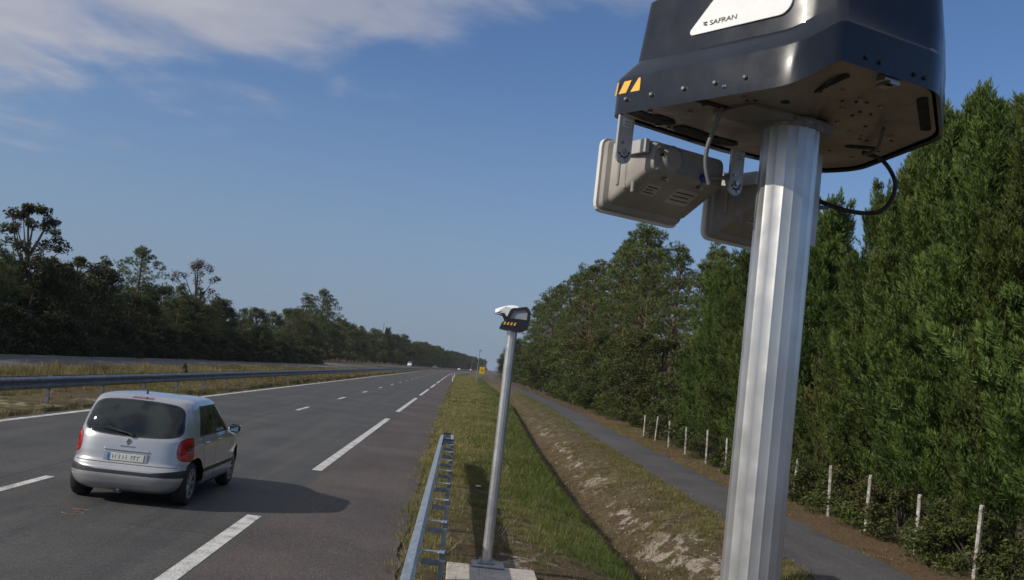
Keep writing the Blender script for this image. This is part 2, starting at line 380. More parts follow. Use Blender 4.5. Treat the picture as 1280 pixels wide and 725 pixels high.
# ------------------------------------------------------------------ fluted pole
def fluted(mb, x, y, z0, z1, r, flutes=12, segs=6):
    n = flutes*segs; ring = []
    for k in range(n):
        a = 2*math.pi*k/n+.13; t = (k % segs)/segs
        rr = r*(1-.028*math.sin(math.pi*t)**.7) if t > 0 else r
        ring.append((x+rr*math.cos(a), y+rr*math.sin(a)))
    vs = [(p[0], p[1], z) for z in (z0, z1) for p in ring]
    mb.add(vs, [(k, (k+1) % n, (k+1) % n+n, k+n) for k in range(n)])
    mb.add([(p[0], p[1], z1) for p in ring], [tuple(range(n))]); return mb
def rpoly(pts, segs=5):     # pts: (x, y, z, radius) -> rounded closed outline
    out = []; n = len(pts)
    for i, (x, y, z, r) in enumerate(pts):
        P = Vector((x, y, z)); A = Vector(pts[i-1][:3]); B = Vector(pts[(i+1) % n][:3])
        da = (A-P); db = (B-P); la = min(r, da.length*.45); lb = min(r, db.length*.45)
        p0 = P+da.normalized()*la; p2 = P+db.normalized()*lb
        for k in range(segs+1):
            t = k/segs; out.append(p0*(1-t)**2+P*2*t*(1-t)+p2*t*t)
    return out

# ---- the large device
dev = empty('radar_post', (.89, 2.85, 0), 0, 'large blue-black speed camera head on a thick ribbed pole in the foreground', 'speed camera')
def W2L(o, pts): return [Vector(p)-o.location for p in pts]
mb = MB(); fluted(mb, 0, 0, .03, 3.2, .083, 18); mb.build('pole', ALU, dev)
mb = MB(); mb.box((0, 0, .02), (.42, .42, .03), bev=.006); mb.build('base_plate', GALV, dev)
mb = MB()
for k in range(24):
    a = k/24*2*math.pi; b = (k+1)/24*2*math.pi
mb.tube([(0, 0, 3.195), (0, 0, 3.21), (0, 0, 3.222)], [.089, .091, .087], 28)
mb.build('weld_collar', surf('rough_weld', (.33, .32, .3), (.2, .19, .18), .6, .5, 60, bmp=.8), dev)
rim = [(.356, 2.941, 3.2, .05), (.752, 2.425, 3.2, .06), (.858, 2.405, 3.272, .022), (1.194, 2.566, 3.275, .05), (1.412, 2.985, 3.272, .06), (1.33, 3.44, 3.25, .06), (1.2, 3.49, 3.235, .05), (.771, 3.211, 3.2, .03)]
C0 = Vector((.9, 2.93, 0))
def level(dz, inset, zflat=None, f=None):
    P = []
    for i, (x, y, z, r) in enumerate(rim):
        k = inset if not isinstance(inset, (list, tuple)) else inset[i]
        d = Vector((C0.x-x, C0.y-y)); l = d.length; d = d/l
        P.append((x+d.x*k, y+d.y*k, (z+dz) if zflat is None else zflat, r))
    return rpoly(P)
lv = [level(.006, .012), level(0, 0), level(.105, 0), level(.115, .005), level(.172, [.055, .06, .02, .004, .004, .004, .02, .055]), level(0, [.075, .08, .04, .015, .015, .015, .04, .075], 3.56), level(0, [.2, .2, .15, .12, .12, .12, .15, .2], 3.66), level(0, [.33, .33, .3, .3, .3, .3, .3, .33], 3.70)]
mb = MB(); n = len(lv[0]); vs = []
for L in lv: vs += W2L(dev, L)
fs = []
for i in range(len(lv)-1):
    for k in range(n): fs.append((i*n+k, i*n+(k+1) % n, (i+1)*n+(k+1) % n, (i+1)*n+k))
fs.append(tuple(range((len(lv)-1)*n, len(lv)*n)))
mb.add(vs, fs); shell = mb.build('head_shell', BLACK, dev)
shell.data.polygons.foreach_set('use_smooth', [True]*len(shell.data.polygons))
shell.data.set_sharp_from_angle(angle=R(24)) if hasattr(shell.data, 'set_sharp_from_angle') else None
# underside plate
L = W2L(dev, level(.012, .024)); c = sum(L, Vector())/len(L); c.z = 3.235
mb = MB(); mb.add(L+[c], [(i, (i+1) % n, n) for i in range(n)]); plate = mb.build('underside_plate', PLATE, dev)
def plate_z(x, y):        # height of the underside at a world x, y
    P = Vector((x, y, 0))-dev.location
    for i in range(n):
        A, B, Cc = L[i], L[(i+1) % n], c
        d = (B.y-Cc.y)*(A.x-Cc.x)+(Cc.x-B.x)*(A.y-Cc.y)
        if abs(d) < 1e-9: continue
        a = ((B.y-Cc.y)*(P.x-Cc.x)+(Cc.x-B.x)*(P.y-Cc.y))/d; b = ((Cc.y-A.y)*(P.x-Cc.x)+(A.x-Cc.x)*(P.y-Cc.y))/d
        if a > -1e-4 and b > -1e-4 and a+b < 1.0001: return a*A.z+b*B.z+(1-a-b)*Cc.z
    return 3.23
def slot(pts, w):
    mb = MB()
    for a, b in zip(pts, pts[1:]):
        a = Vector(a); b = Vector(b); d = (b-a); d2 = d.normalized(); nn = Vector((-d2.y, d2.x))*w/2
        P = [a+nn, a-nn, b-nn, b+nn]
        q = [Vector((p.x, p.y, plate_z(p.x, p.y)-.003))-dev.location for p in P]
        for v in q: pass
        mb.add(q+[v+Vector((0, 0, .0015)) for v in q], [(0, 1, 2, 3), (4, 5, 6, 7), (0, 1, 5, 4), (1, 2, 6, 5), (2, 3, 7, 6), (3, 0, 4, 7)])
    for p in (pts[0], pts[-1], *pts[1:-1]):
        z = plate_z(*p)-.003; mb.tube([Vector((p[0], p[1], z))-dev.location, Vector((p[0], p[1], z+.001))-dev.location], w/2, 10)
    return mb.build('cable_slot', SLOT, dev)
k1 = 1.07
slot([(.80, 2.64), (.875, 2.60), (.92, 2.53)], .026)
slot([(1.19, 2.66), (1.33, 2.93)], .03)
slot([(.575, 2.70), (.67, 2.76)], .03)
slot([(1.17, 3.13), (1.27, 3.16)], .026)
slot([(.425, 2.90), (.5, 2.97), (.545, 2.985)], .055)
slot([(.60, 3.03), (.70, 3.10), (.78, 3.14)], .06)
slot([(.5, 2.92), (.55, 2.96)], .022)
# mounting beam between plate and pole, small bolts, latch, side rivets
mb = MB(); rotb = Matrix.Rotation(R(32), 3, 'Z')
mb.box(Vector((-.06, -.02, 3.2205)), (.36, .15, .034), rotb, .004); mb.build('mounting_beam', surf('mount_steel', (.26, .24, .22), None, .45, .6), dev)
rb = random.Random(3)
for (x, y) in [(.95, 2.62), (1.02, 2.67), (1.0, 2.75), (1.1, 2.72), (1.03, 2.86), (1.1, 2.95), (1.18, 2.86), (1.25, 3.0), (1.16, 3.0), (1.05, 3.12), (1.24, 3.28), (1.08, 3.25), (.92, 3.15), (.58, 2.83), (.68, 2.62), (.75, 2.7), (.62, 2.6), (.52, 3.01), (.56, 3.03), (.47, 2.87)]:
    z = plate_z(x, y); p = Vector((x, y, z))-dev.location; mb = MB(); mb.tube([p-Vector((0, 0, .006)), p+Vector((0, 0, .001))], rb.uniform(.005, .009), 6, smooth=False); mb.build('bolt', BOLT, plate)
for (x, y) in [(1.02, 2.70), (1.05, 2.70), (1.06, 2.77), (1.1, 2.79), (1.13, 2.9), (1.17, 3.04), (1.2, 3.06), (1.13, 3.19), (.7, 2.66), (.72, 2.65), (.6, 2.75), (.67, 2.56), (1.28, 3.06), (1.3, 3.2), (1.05, 2.8), (.98, 2.7)]:
    z = plate_z(x, y)-.002; p = Vector((x, y, z))-dev.location; mb = MB(); mb.tube([p, p+Vector((0, 0, .001))], .006, 8); mb.build('hole', SLOT, plate)
mb = MB(); q = Matrix.Rotation(R(25), 3, 'Z'); p = Vector((1.03, 2.515, plate_z(1.03, 2.515)-.012))-dev.location
mb.box(p, (.055, .035, .02), q, .003); mb.box(p+Vector((0, 0, -.014)), (.035, .05, .006), q); lt = mb.build('latch', BOLT, dev)
mb = MB(); mb.box(p+Vector((-.004, -.014, -.0178)), (.02, .012, .002), q); mb.build('latch_hole', SLOT, lt)
tdir = Vector((.609, -.793, 0)); ndir = Vector((-.793, -.609, 0)); A0 = Vector((.356, 2.941, 0))
def face_pt(s, z, off): return A0+tdir*s+Vector((0, 0, z))+ndir*off-dev.location
for s in (.07, .17, .29, .40, .50):
    mb = MB(); mb.tube([face_pt(s, 3.2+.042, -.002), face_pt(s, 3.242, .004), face_pt(s, 3.242, .008)], [.0072, .007, .004], 12); mb.build('screw', BOLT, shell)
e0 = Vector((.858, 2.405, 0)); e1 = Vector((1.194, 2.566, 0)); ed = (e1-e0).normalized(); en = Vector((ed.y, -ed.x, 0))
for s in (.09, .14, .27, .31):
    p = e0+ed*s+Vector((0, 0, 3.3))-dev.location; mb = MB(); mb.tube([p-en*.006, p+en*.006], .006, 10); mb.build('screw', RUBBER, shell)
# amber chevrons near the corner of the skirt
mb = MB()
def quad_on(mb, P, off=.0015, th=.001):
    q = [face_pt(s, z, off) for s, z in P]; r = [face_pt(s, z, off-th) for s, z in P]; m = len(q)
    mb.add(q+r, [tuple(range(m)), tuple(range(m, 2*m))[::-1]]+[(i, (i+1) % m, (i+1) % m+m, i+m) for i in range(m)])
quad_on(mb, [(.036, 3.262), (.066, 3.262), (.084, 3.298), (.056, 3.298)]); mb.build('reflective_chevron', YEL, dev); mb = MB()
quad_on(mb, [(.083, 3.262), (.12, 3.262), (.12, 3.30), (.113, 3.302)])
mb.build('reflective_chevron', YEL, dev)
mb = MB()
edir = Vector((.842, .539, 0)); ct_ = (tdir*.75-edir*.25).normalized(); cn_ = Vector((ct_.y, -ct_.x, 0)); cn_ = cn_ if cn_.dot(tdir+edir) < 0 else -cn_; cp_ = A0+tdir*.028+edir*.003+cn_*.003-dev.location
q = [cp_+ct_*a+Vector((0, 0, z)) for a, z in ((-.013, 3.258), (-.003, 3.262), (.007, 3.298), (-.001, 3.298))]; r = [v-cn_*.001 for v in q]
mb.add(q+r, [(0, 1, 2, 3), (7, 6, 5, 4), (0, 1, 5, 4), (1, 2, 6, 5), (2, 3, 7, 6), (3, 0, 4, 7)])
mb.build('corner_chevron', YEL, dev)
# white front panel with its lettering; the upper wall leans inwards by about 7 degrees
def up_pt(s, z, off):       # on the upper wall
    k = .055+(z-3.372)/(3.545-3.372)*.020
    kk = .045+(z-3.372)*.115
    return A0+tdir*s+Vector((0, 0, z))+ndir*(off-kk)-dev.location
pp = []
def arc(cx, cz, r, a0, a1, n_=6): return [(cx+r*math.cos(R(a0+(a1-a0)*i/n_)), cz+r*math.sin(R(a0+(a1-a0)*i/n_))) for i in range(n_+1)]
poly = arc(.262, 3.428, .012, 160, 270, 4)+arc(.552, 3.452, .036, 270, 360, 6)+[(.588, 3.52), (.575, 3.535), (.335, 3.535)]
mb = MB(); m = len(poly); q = [up_pt(s, z, .0045) for s, z in poly]; r_ = [up_pt(s, z, -.01) for s, z in poly]
mb.add(q+r_, [tuple(range(m)), tuple(range(m, 2*m))[::-1]]+[(i, (i+1) % m, (i+1) % m+m, i+m) for i in range(m)])
panel = mb.build('white_panel', WHITE, dev)
def text_obj(name, body, size, origin, xax, yax, mat, parent, th=.0004, sx=1):
    cu = bpy.data.curves.new(name, 'FONT'); cu.body = body; cu.size = size; cu.extrude = th
    t = bpy.data.objects.new(name, cu); COL.objects.link(t); bpy.context.view_layer.update()
    me = bpy.data.meshes.new_from_object(t.evaluated_get(bpy.context.evaluated_depsgraph_get())); bpy.data.objects.remove(t)
    xa = Vector(xax).normalized(); ya = Vector(yax); ya = (ya-xa*ya.dot(xa)).normalized(); za = xa.cross(ya)
    Mx = Matrix(((xa.x*sx, ya.x, za.x, origin[0]), (xa.y*sx, ya.y, za.y, origin[1]), (xa.z*sx, ya.z, za.z, origin[2]), (0, 0, 0, 1)))
    me.transform(Mx); me.name = name
    return obj(name, me, mat, parent)
ya_ = up_pt(0, 3.5, 0)-up_pt(0, 3.4, 0)
text_obj('lettering', 'SAFRAN', .021, up_pt(.318, 3.4355, .0056), tdir, ya_, INK, panel, sx=1.25)
mb = MB()
def upq(P, off=.0056):
    q = [up_pt(s, z, off) for s, z in P]; r = [up_pt(s, z, off-.001) for s, z in P]; m = len(q)
    mb.add(q+r, [tuple(range(m)), tuple(range(m, 2*m))[::-1]]+[(i, (i+1) % m, (i+1) % m+m, i+m) for i in range(m)])
upq([(.292, 3.448), (.305, 3.4495), (.311, 3.446), (.302, 3.4435), (.296, 3.4455)])
upq([(.294, 3.4415), (.303, 3.4425), (.311, 3.439), (.309, 3.4355), (.300, 3.4385)])
mb.build('emblem', INK, panel)

# ---- radar boxes hung under the left side of the head
def radar_box(origin, label, full=True):
    e = empty('radar_box', origin, R(30), label, 'radar sensor', 'radar boxes hanging under the large camera head')
    Wd, Hh = (.34, .235) if origin[0] < .6 else (.30, .235)
    # front cover plate (faces away from the viewer), rounded outline
    out = rpoly([(0, 0, 0, .03), (Wd, 0, 0, .03), (Wd, -Hh, 0, .03), (0, -Hh, 0, .03)], 4)
    mb = MB(); rot = Matrix.Rotation(R(90), 3, 'X')
    m = len(out)
    DP = .19
    vs = [(p.x, DP, p.y) for p in out]+[(p.x, DP+.014, p.y) for p in out]+[(Wd/2+(p.x-Wd/2)*.93, DP+.03, -Hh/2+(p.y+Hh/2)*.93) for p in out]
    mb.add(vs, [tuple(range(m))]+[(i, (i+1) % m, (i+1) % m+m, i+m) for i in range(m)]+[(i+m, (i+1) % m+m, (i+1) % m+2*m, i+2*m) for i in range(m)]+[tuple(range(2*m, 3*m))[::-1]])
    mb.build('front_cover', HFRONT, e)
    # casing: lofted rings from the cover to the back
    rings = [(DP+.001, .008, Wd-.008, -.008, -Hh+.008), (DP-.022, .008, Wd-.008, -.008, -Hh+.012), (DP-.03, .022, Wd-.006, -.01, -Hh+.028), (DP-.04, .026, Wd-.002, -.01, -Hh+.03), (.03, .045, Wd+.012, -.02, -.128), (.012, .05, Wd+.01, -.024, -.12), (0, .056, Wd+.0, -.03, -.112)]
    vs = []; mm = None
    for (y, x0, x1, z0, z1) in rings:
        o = rpoly([(x0, z0, 0, .022), (x1, z0, 0, .022), (x1, z1, 0, .022), (x0, z1, 0, .022)], 4); mm = len(o)
        vs += [(p.x, y, p.y) for p in o]
    fs = [(i*mm+k, i*mm+(k+1) % mm, (i+1)*mm+(k+1) % mm, (i+1)*mm+k) for i in range(len(rings)-1) for k in range(mm)]
    fs += [tuple(range((len(rings)-1)*mm, len(rings)*mm)), tuple(range(mm))[::-1]]
    mb = MB(); mb.add(vs, fs); cs = mb.build('casing', HOUSING, e); cs.data.polygons.foreach_set('use_smooth', [True]*len(cs.data.polygons))
    if hasattr(cs.data, 'set_sharp_from_angle'): cs.data.set_sharp_from_angle(angle=R(30))
    # round relief and recess on the back
    mb = MB(); mb.tube([(.125, .002, -.068), (.125, -.006, -.068), (.125, -.012, -.068)], [.042, .040, .030], 28)
    mb.tube([(.165, .002, -.07), (.165, -.004, -.07)], [.036, .034], 24); mb.build('round_cap', HOUSING, cs)
    mb = MB(); mb.tube([(.082, -.0005, -.062), (.082, -.008, -.062)], .005, 10); mb.build('vent_hole', SLOT, cs)
    mb = MB(); mb.tube([(.258, .004, -.10), (.258, -.02, -.10)], [.015, .013], 14); cn = mb.build('cable_socket', surf('blue_plastic', (.02, .05, .16), None, .4), cs)
    mb = MB(); mb.tube([(.258, -.02, -.10), (.275, -.035, -.098), (.32, -.035, -.09), (.36, -.01, -.07)], .007, 8); mb.build('cable', CABLE, cs)
    mb = MB()
    for (x, z) in ((.07, -.045), (.07, -.11)): mb = MB(); mb.tube([(x, .004, z), (x, -.012, z)], .006, 10); mb.build('screw', BOLT, cs)
    for (x, z, y) in ((.12, -.127, .02), (.26, -.127, .02)): mb = MB(); mb.tube([(x, y+.006, z), (x, y-.016, z-.004)], .0065, 10); mb.build('screw', BOLT, cs)
    # two small rating stickers on the slanted underside
    nrm = Vector((0, .0, 0))
    def low(x, t, off=.0015):      # point on the slanted lower face, t 0 (back) .. 1 (cover side)
        y = .03+(DP-.07)*t; z = -.128+(-Hh+.03+.128)*t; nn_ = Vector((0, -.077, -.12)).normalized()
        return Vector((x, y, z))+nn_*off
    for (x0, x1, t0, t1) in ((.09, .145, .2, .55), (.2, .29, .12, .62)):
        mb = MB(); a = [low(x0, t0), low(x1, t0), low(x1, t1), low(x0, t1)]; b = [low(x0, t0, .0), low(x1, t0, .0), low(x1, t1, .0), low(x0, t1, .0)]
        mb.add(a+b, [(0, 1, 2, 3), (0, 1, 5, 4), (1, 2, 6, 5), (2, 3, 7, 6), (3, 0, 4, 7)]); st = mb.build('sticker', surf('tan_sticker', (.43, .4, .37), None, .6), cs)
        mb = MB()
        for j in range(3):
            ta = t0+(t1-t0)*(.2+.25*j); xx1 = x1-.008-(.01 if j == 1 else 0)
            a = [low(x0+.006, ta, .002), low(xx1, ta, .002), low(xx1, ta+.035, .002), low(x0+.006, ta+.035, .002)]; mb.add(a, [(0, 1, 2, 3)])
        mb.build('printed_lines', INK, st, recalc=False)
    for j in range(3):
        mb = MB(); mb.box((.03+.008*j, .13-.028*j, -.11-.012*j), (.012, .012, .09), None, .003); mb.build('rib', HOUSING, cs)
    # hanging bracket: flat bar with a rounded end and adjustment slots
    op = [(-.018, .06), (.038, .06), (.038, -.055)]+[(.01+.028*math.cos(R(-180*i/8)), -.055-.028+.028+.028*math.sin(R(-180*i/8))) for i in range(9)]+[(-.018, -.055)]
    mb = MB(); vs = [(x, -.002, z-.03) for x, z in op]+[(x, .006, z-.03) for x, z in op]; m = len(op)
    mb.add(vs, [tuple(range(m)), tuple(range(m, 2*m))[::-1]]+[(i, (i+1) % m, (i+1) % m+m, i+m) for i in range(m)])
    br = mb.build('hanging_bracket', GALVB, e); br.location = (-.048, .03, 0)
    mb = MB()
    for k in range(5):
        a = R(200+k*35); mb.tube([(.01+.019*math.cos(a), -.0025, -.075+.019*math.sin(a)), (.01+.019*math.cos(a+.35), -.0025, -.075+.019*math.sin(a+.35))], .0028, 6)
    mb.build('adjustment_slots', SLOT, br)
    mb = MB(); mb.tube([(.01, 0, -.075), (.01, -.01, -.075)], .008, 6, smooth=False); mb.tube([(.0, 0, -.05), (.0, -.006, -.05)], .005, 6); mb.tube([(.02, 0, -.1), (.02, -.006, -.1)], .005, 6); mb.build('bracket_bolts', BOLT, br)
    mb = MB(); mb.box((.012, -.0032, .01), (.034, .001, .026)); s = mb.build('bracket_sticker', STICK, br)
    mb = MB()
    for j in range(2): mb.box((.012, -.0042, .004+.009*j), (.024, .0006, .0022))
    mb.build('printed_lines', surf('blue_ink', (.06, .12, .3), None, .6), s)
    mb = MB(); mb.box((.03, .06, -.045), (.014, .11, .04)); mb.build('side_lug', GALVB, e)
    return e
GALVB = surf('pale_bracket_steel', (.5, .49, .48), (.42, .41, .4), .42, .3, 12)
radar_box((.455, 2.885, 3.162), 'leftmost beige radar box, fully visible, hanging by a bracket under the dark camera head')
radar_box((.838, 3.04, 3.14), 'beige radar box partly hidden behind the thick ribbed pole')
# loose cables below the plate
def cable(name, pts, r, label, mat=RUBBER):
    mb = MB(); P = [Vector(p) for p in pts]; out = []
    for i in range(len(P)-1):
        p0, p1, p2, p3 = P[max(i-1, 0)], P[i], P[i+1], P[min(i+2, len(P)-1)]
        for k in range(6):
            t = k/6; out.append(.5*((2*p1)+(-p0+p2)*t+(2*p0-5*p1+4*p2-p3)*t*t+(-p0+3*p1-3*p2+p3)*t**3))
    out.append(P[-1]); mb.tube([p-dev.location for p in out], r, 8); return mb.build(name, mat, dev)
cable('cable', [(.655, 2.75, 3.22), (.645, 2.765, 3.17), (.63, 2.78, 3.1), (.633, 2.79, 3.05), (.65, 2.80, 3.0)], .0065, '', CABLE)
cable('cable', [(1.17, 2.86, 3.245), (1.22, 3.02, 3.225), (1.23, 3.14, 3.235)], .006, '', surf('brown_cable', (.09, .07, .06), None, .5))
cable('cable', [(1.22, 3.14, 3.24), (1.29, 3.13, 3.215), (1.335, 3.13, 3.14), (1.30, 3.14, 3.055), (1.2, 3.16, 3.045), (1.09, 3.18, 3.075)], .0075, '')
mb = MB(); mb.box(Vector((1.068, 3.12, 3.06))-dev.location, (.045, .006, .3), Matrix.Rotation(R(30), 3, 'Z')); mb.build('rear_bracket', GALVB, dev)

# ---- the small device on its thin pole
sm = empty('speed_camera_post', (.6, 12.47, 0), 0, 'small speed camera with a white hood on a tall thin pole by the ditch', 'speed camera')
mb = MB(); fluted(mb, 0, 0, .05, 2.93, .064, 12); mb.build('pole', ALU, sm)
mb = MB(); mb.box((.0, 0, .055), (.2, .2, .02), bev=.004)
for sx in (-1, 1):
    for sy in (-1, 1): mb.tube([(sx*.075, sy*.075, .06), (sx*.075, sy*.075, .095)], .011, 6)
mb.build('base_plate', GALV, sm)
mb = MB()   # lower black tray, profile in xz extruded along y
def side_prism(mb, poly, y0, y1):
    m = len(poly); vs = [(x, y0, z) for x, z in poly]+[(x, y1, z) for x, z in poly]
    mb.add(vs, [tuple(range(m)), tuple(range(m, 2*m))[::-1]]+[(i, (i+1) % m, (i+1) % m+m, i+m) for i in range(m)])
SB = surf('matt_black_casing', (.015, .016, .018), (.022, .022, .025), .35, 0, 6, coat=.3)
side_prism(mb, [(-.165, 2.945), (-.155, 2.925), (-.03, 2.91), (.10, 2.905), (.155, 2.93), (.185, 2.975), (.185, 3.045), (-.105, 3.045), (-.145, 3.0)], -.17, .17)
mb.build('casing_base', SB, sm)
for ysgn in (-1, 1):
    mb = MB(); o_ = [(-.105, 3.045), (-.06, 3.17), (-.035, 3.185), (.135, 3.225), (.165, 3.205), (.195, 3.16), (.19, 3.045)]
    i_ = [(-.055, 3.062), (-.02, 3.15), (-.015, 3.155), (.12, 3.188), (.135, 3.178), (.155, 3.145), (.155, 3.062)]
    m = len(o_); y0, y1 = (-.172, -.145) if ysgn < 0 else (.145, .172)
    vs = [(x, y0, z) for x, z in o_]+[(x, y0, z) for x, z in i_]+[(x, y1, z) for x, z in o_]+[(x, y1, z) for x, z in i_]
    fs = []
    for k in range(m):
        j = (k+1) % m; fs += [(k, j, j+m, k+m), (k+2*m, j+2*m, j+3*m, k+3*m), (k, j, j+2*m, k+2*m), (k+m, j+m, j+3*m, k+3*m)]
    mb.add(vs, fs); mb.build('window_frame', SB, sm)
    mb = MB(); y = -.15 if ysgn < 0 else .15; mb.add([(x, y-.004, z) for x, z in i_]+[(x, y+.004, z) for x, z in i_], [tuple(range(m)), tuple(range(m, 2*m))[::-1]]); mb.build('window', surf('grey_panel', (.34, .36, .4), (.28, .3, .33), .3), sm)
mb = MB(); side_prism(mb, [(-.06, 3.17), (-.035, 3.187), (.135, 3.227), (.167, 3.207), (.197, 3.16), (.192, 3.045), (.18, 3.045), (.18, 3.155), (.155, 3.195), (.13, 3.213), (-.03, 3.175)], -.144, .144); mb.build('roof', SB, sm)
# white hood flaring out to the left
mb = MB(); na, nb = 10, 8; vs = []
for i in range(na+1):
    t = i/na; x = -.245+.28*t; z = 3.165+.072*math.sin(t*math.pi*.60); wd = .10+.07*t
    for j in range(nb+1):
        s = j/nb*2-1; vs.append((x-(.0 if abs(s) < .99 else 0), s*wd, z-.055*s*s*(1-.3*t)))
for (x, y, z) in list(vs): vs.append((x, y, z-.008))
o2 = (na+1)*(nb+1); fs = []
for i in range(na):
    for j in range(nb):
        a = i*(nb+1)+j; fs += [(a, a+1, a+nb+2, a+nb+1), (a+o2, a+nb+1+o2, a+nb+2+o2, a+1+o2)]
for j in range(nb): fs += [(j, j+1, j+1+o2, j+o2)]
mb.add(vs, fs, True); mb.build('white_hood', WHITE, sm)
mb = MB()   # side cheeks of the hood narrowing down to the tray
for y0 in (-.165, .155):
    mb = MB(); side_prism(mb, [(-.2, 3.145), (-.12, 3.125), (-.075, 3.05), (-.055, 3.045), (-.03, 3.19), (-.12, 3.20)], y0, y0+.01); mb.build('hood_cheek', WHITE, sm)
mb = MB()
for y0 in (-.174, .166):
    mb = MB(); side_prism(mb, [(-.235, 3.112), (-.14, 3.095), (-.085, 3.0), (-.07, 3.005), (-.105, 3.08), (-.13, 3.115)], y0, y0+.008); mb.build('hood_trim', SB, sm)
for k in range(4):
    x = -.13+k*.042; mb = MB(); side_prism(mb, [(x, 2.975), (x+.022, 2.975), (x+.034, 3.012), (x+.012, 3.012)], -.1735, -.171); mb.build('reflective_chevron', YEL, sm)

# concrete pad and plinth
mb = MB(); mb.box((.66, 10.75, -.025), (1.08, 3.4, .08), bev=.01); tag(mb.build('concrete_pad', CONC), 'pale concrete slab set in the grass under the thin camera pole', 'slab')
mb = MB(); mb.box((.62, 12.44, .032), (.4, .36, .022), bev=.006); tag(mb.build('concrete_plinth', surf('grey_plinth', (.36, .37, .38), (.28, .29, .3), .85, 0, 8, bmp=.3)), 'small grey square block under the foot of the thin camera pole', 'plinth')
mb = MB(); mb.box((.9, 2.8, -.02), (1.3, 1.4, .08), bev=.01); tag(mb.build('concrete_pad', CONC), 'concrete slab under the thick ribbed pole below the frame', 'slab')

# ------------------------------------------------------------------ guardrails
def wbeam(mb, pts, face, z0, h, th=.08):      # pts centre line (x,y), face = +1/-1 side of the ridges
    prof = [(0, 0), (.35, .04), (1, .16), (1, .3), (.25, .44), (.25, .56), (1, .7), (1, .84), (.35, .96), (0, 1)]
    vs = []; k = len(prof)
    for (x, y) in pts:
        for d, t in prof: vs.append((x+face*d*th, y, z0+h*t))
        for d, t in prof[::-1]: vs.append((x+face*(d*th-.006), y, z0+h*t))
    kk = 2*k; m = len(pts)
    fs = [(i*kk+j, i*kk+(j+1) % kk, (i+1)*kk+(j+1) % kk, (i+1)*kk+j) for i in range(m-1) for j in range(kk)]
    fs += [tuple(range(kk)), tuple(range((m-1)*kk, m*kk))[::-1]]
    mb.add(vs, fs)
gr = empty('crash_barrier', (0, 9.5, 0), 0, 'near galvanised crash barrier ending beside the grass, right of the shoulder', 'guardrail')
mb = MB(); vs = []
ypts = [y for y in np.arange(-1.5, 25.3, .9)]
beamx = lambda y: -.20+.004*(26-y)*0
wbeam(mb, [(beamx(y), y-9.5) for y in ypts], -1, .40, .31)
mb.build('rail_beam', GALV, gr)
# rounded terminal returning to the last post
mb = MB(); cx_, rr_ = -.08, .12
aa = [R(180-22.5*i) for i in range(9)]
prof = [(0, 0), (.5, .1), (.5, .35), (0, .5), (.5, .65), (.5, .9), (0, 1)]
vs = []
for a in aa:
    for d, t in prof: vs.append((cx_+(rr_+d*.06)*math.cos(a), 25.2-9.5+(rr_+d*.06)*math.sin(a)*1.1, .4+.31*t))
    for d, t in prof[::-1]: vs.append((cx_+(rr_+d*.06-.006)*math.cos(a), 25.2-9.5+(rr_+d*.06-.006)*math.sin(a)*1.1, .4+.31*t))
kk = 14; mb.add(vs, [(i*kk+j, i*kk+(j+1) % kk, (i+1)*kk+(j+1) % kk, (i+1)*kk+j) for i in range(8) for j in range(kk)]); mb.build('rounded_terminal', GALV, gr)
pmb = MB()
pmb.box((0, 0, .22), (.05, .008, .9)); pmb.box((-.025, .03, .22), (.006, .06, .9)); pmb.box((.025, .03, .22), (.006, .06, .9))
post0 = None
smb = MB(); smb.add([(-.2, -.035, .66), (-.2, .035, .66), (-.02, .02, .665), (-.02, -.05, .665), (-.2, -.035, .652), (-.2, .035, .652), (-.02, .02, .657), (-.02, -.05, .657)], [(0, 1, 2, 3), (4, 5, 6, 7), (0, 1, 5, 4), (2, 3, 7, 6), (0, 3, 7, 4), (1, 2, 6, 5)]); smb.box((-.1, -.02, .56), (.19, .006, .06)); smb.box((-.015, -.02, .655), (.07, .09, .022), None, .008); smb.tube([(0.01, 0, .66), (.01, 0, .672)], .012, 6)
pm = pmb.build('post', GALV, gr); sp_ = smb.build('spacer', GALV, pm)
ypos = [7.7+1.82*k for k in range(-4, 11)]
for i, y in enumerate(ypos):
    o = pm if i == 0 else pm.copy()
    if i: COL.objects.link(o); o.parent = gr; s2 = sp_.copy(); COL.objects.link(s2); s2.parent = o
    o.location = (.045, y-9.5, 0)
# far-side median barrier: two beams on a row of leaning posts
gl = empty('crash_barrier', (-12, 30, 0), 0, 'long grey crash barrier running along the grassy median left of the road', 'guardrail')
yy = list(np.arange(4, 220, 4.))+list(np.arange(220, 700, 20.))
mb = MB(); wbeam(mb, [(float(curve(y)), y-30) for y in yy], 1, .38, .36, .09); wbeam(mb, [(-.2+float(curve(y)), y-30) for y in yy], -1, .40, .34, .09); mb.build('rail_beam', surf('weathered_rail', (.2, .225, .26), (.12, .135, .16), .45, .55, 4), gl)
pmb = MB(); pmb.box((-.1, 0, .3), (.1, .06, .9)); pmb.box((-.1, 0, .62), (.2, .05, .12))
pm2 = pmb.build('post', GALV2, gl)
for i, y in enumerate([21.4+4.55*k for k in range(60)]):
    o = pm2 if i == 0 else pm2.copy()
    if i: COL.objects.link(o); o.parent = gl
    o.location = (float(curve(y)), y-30, 0)

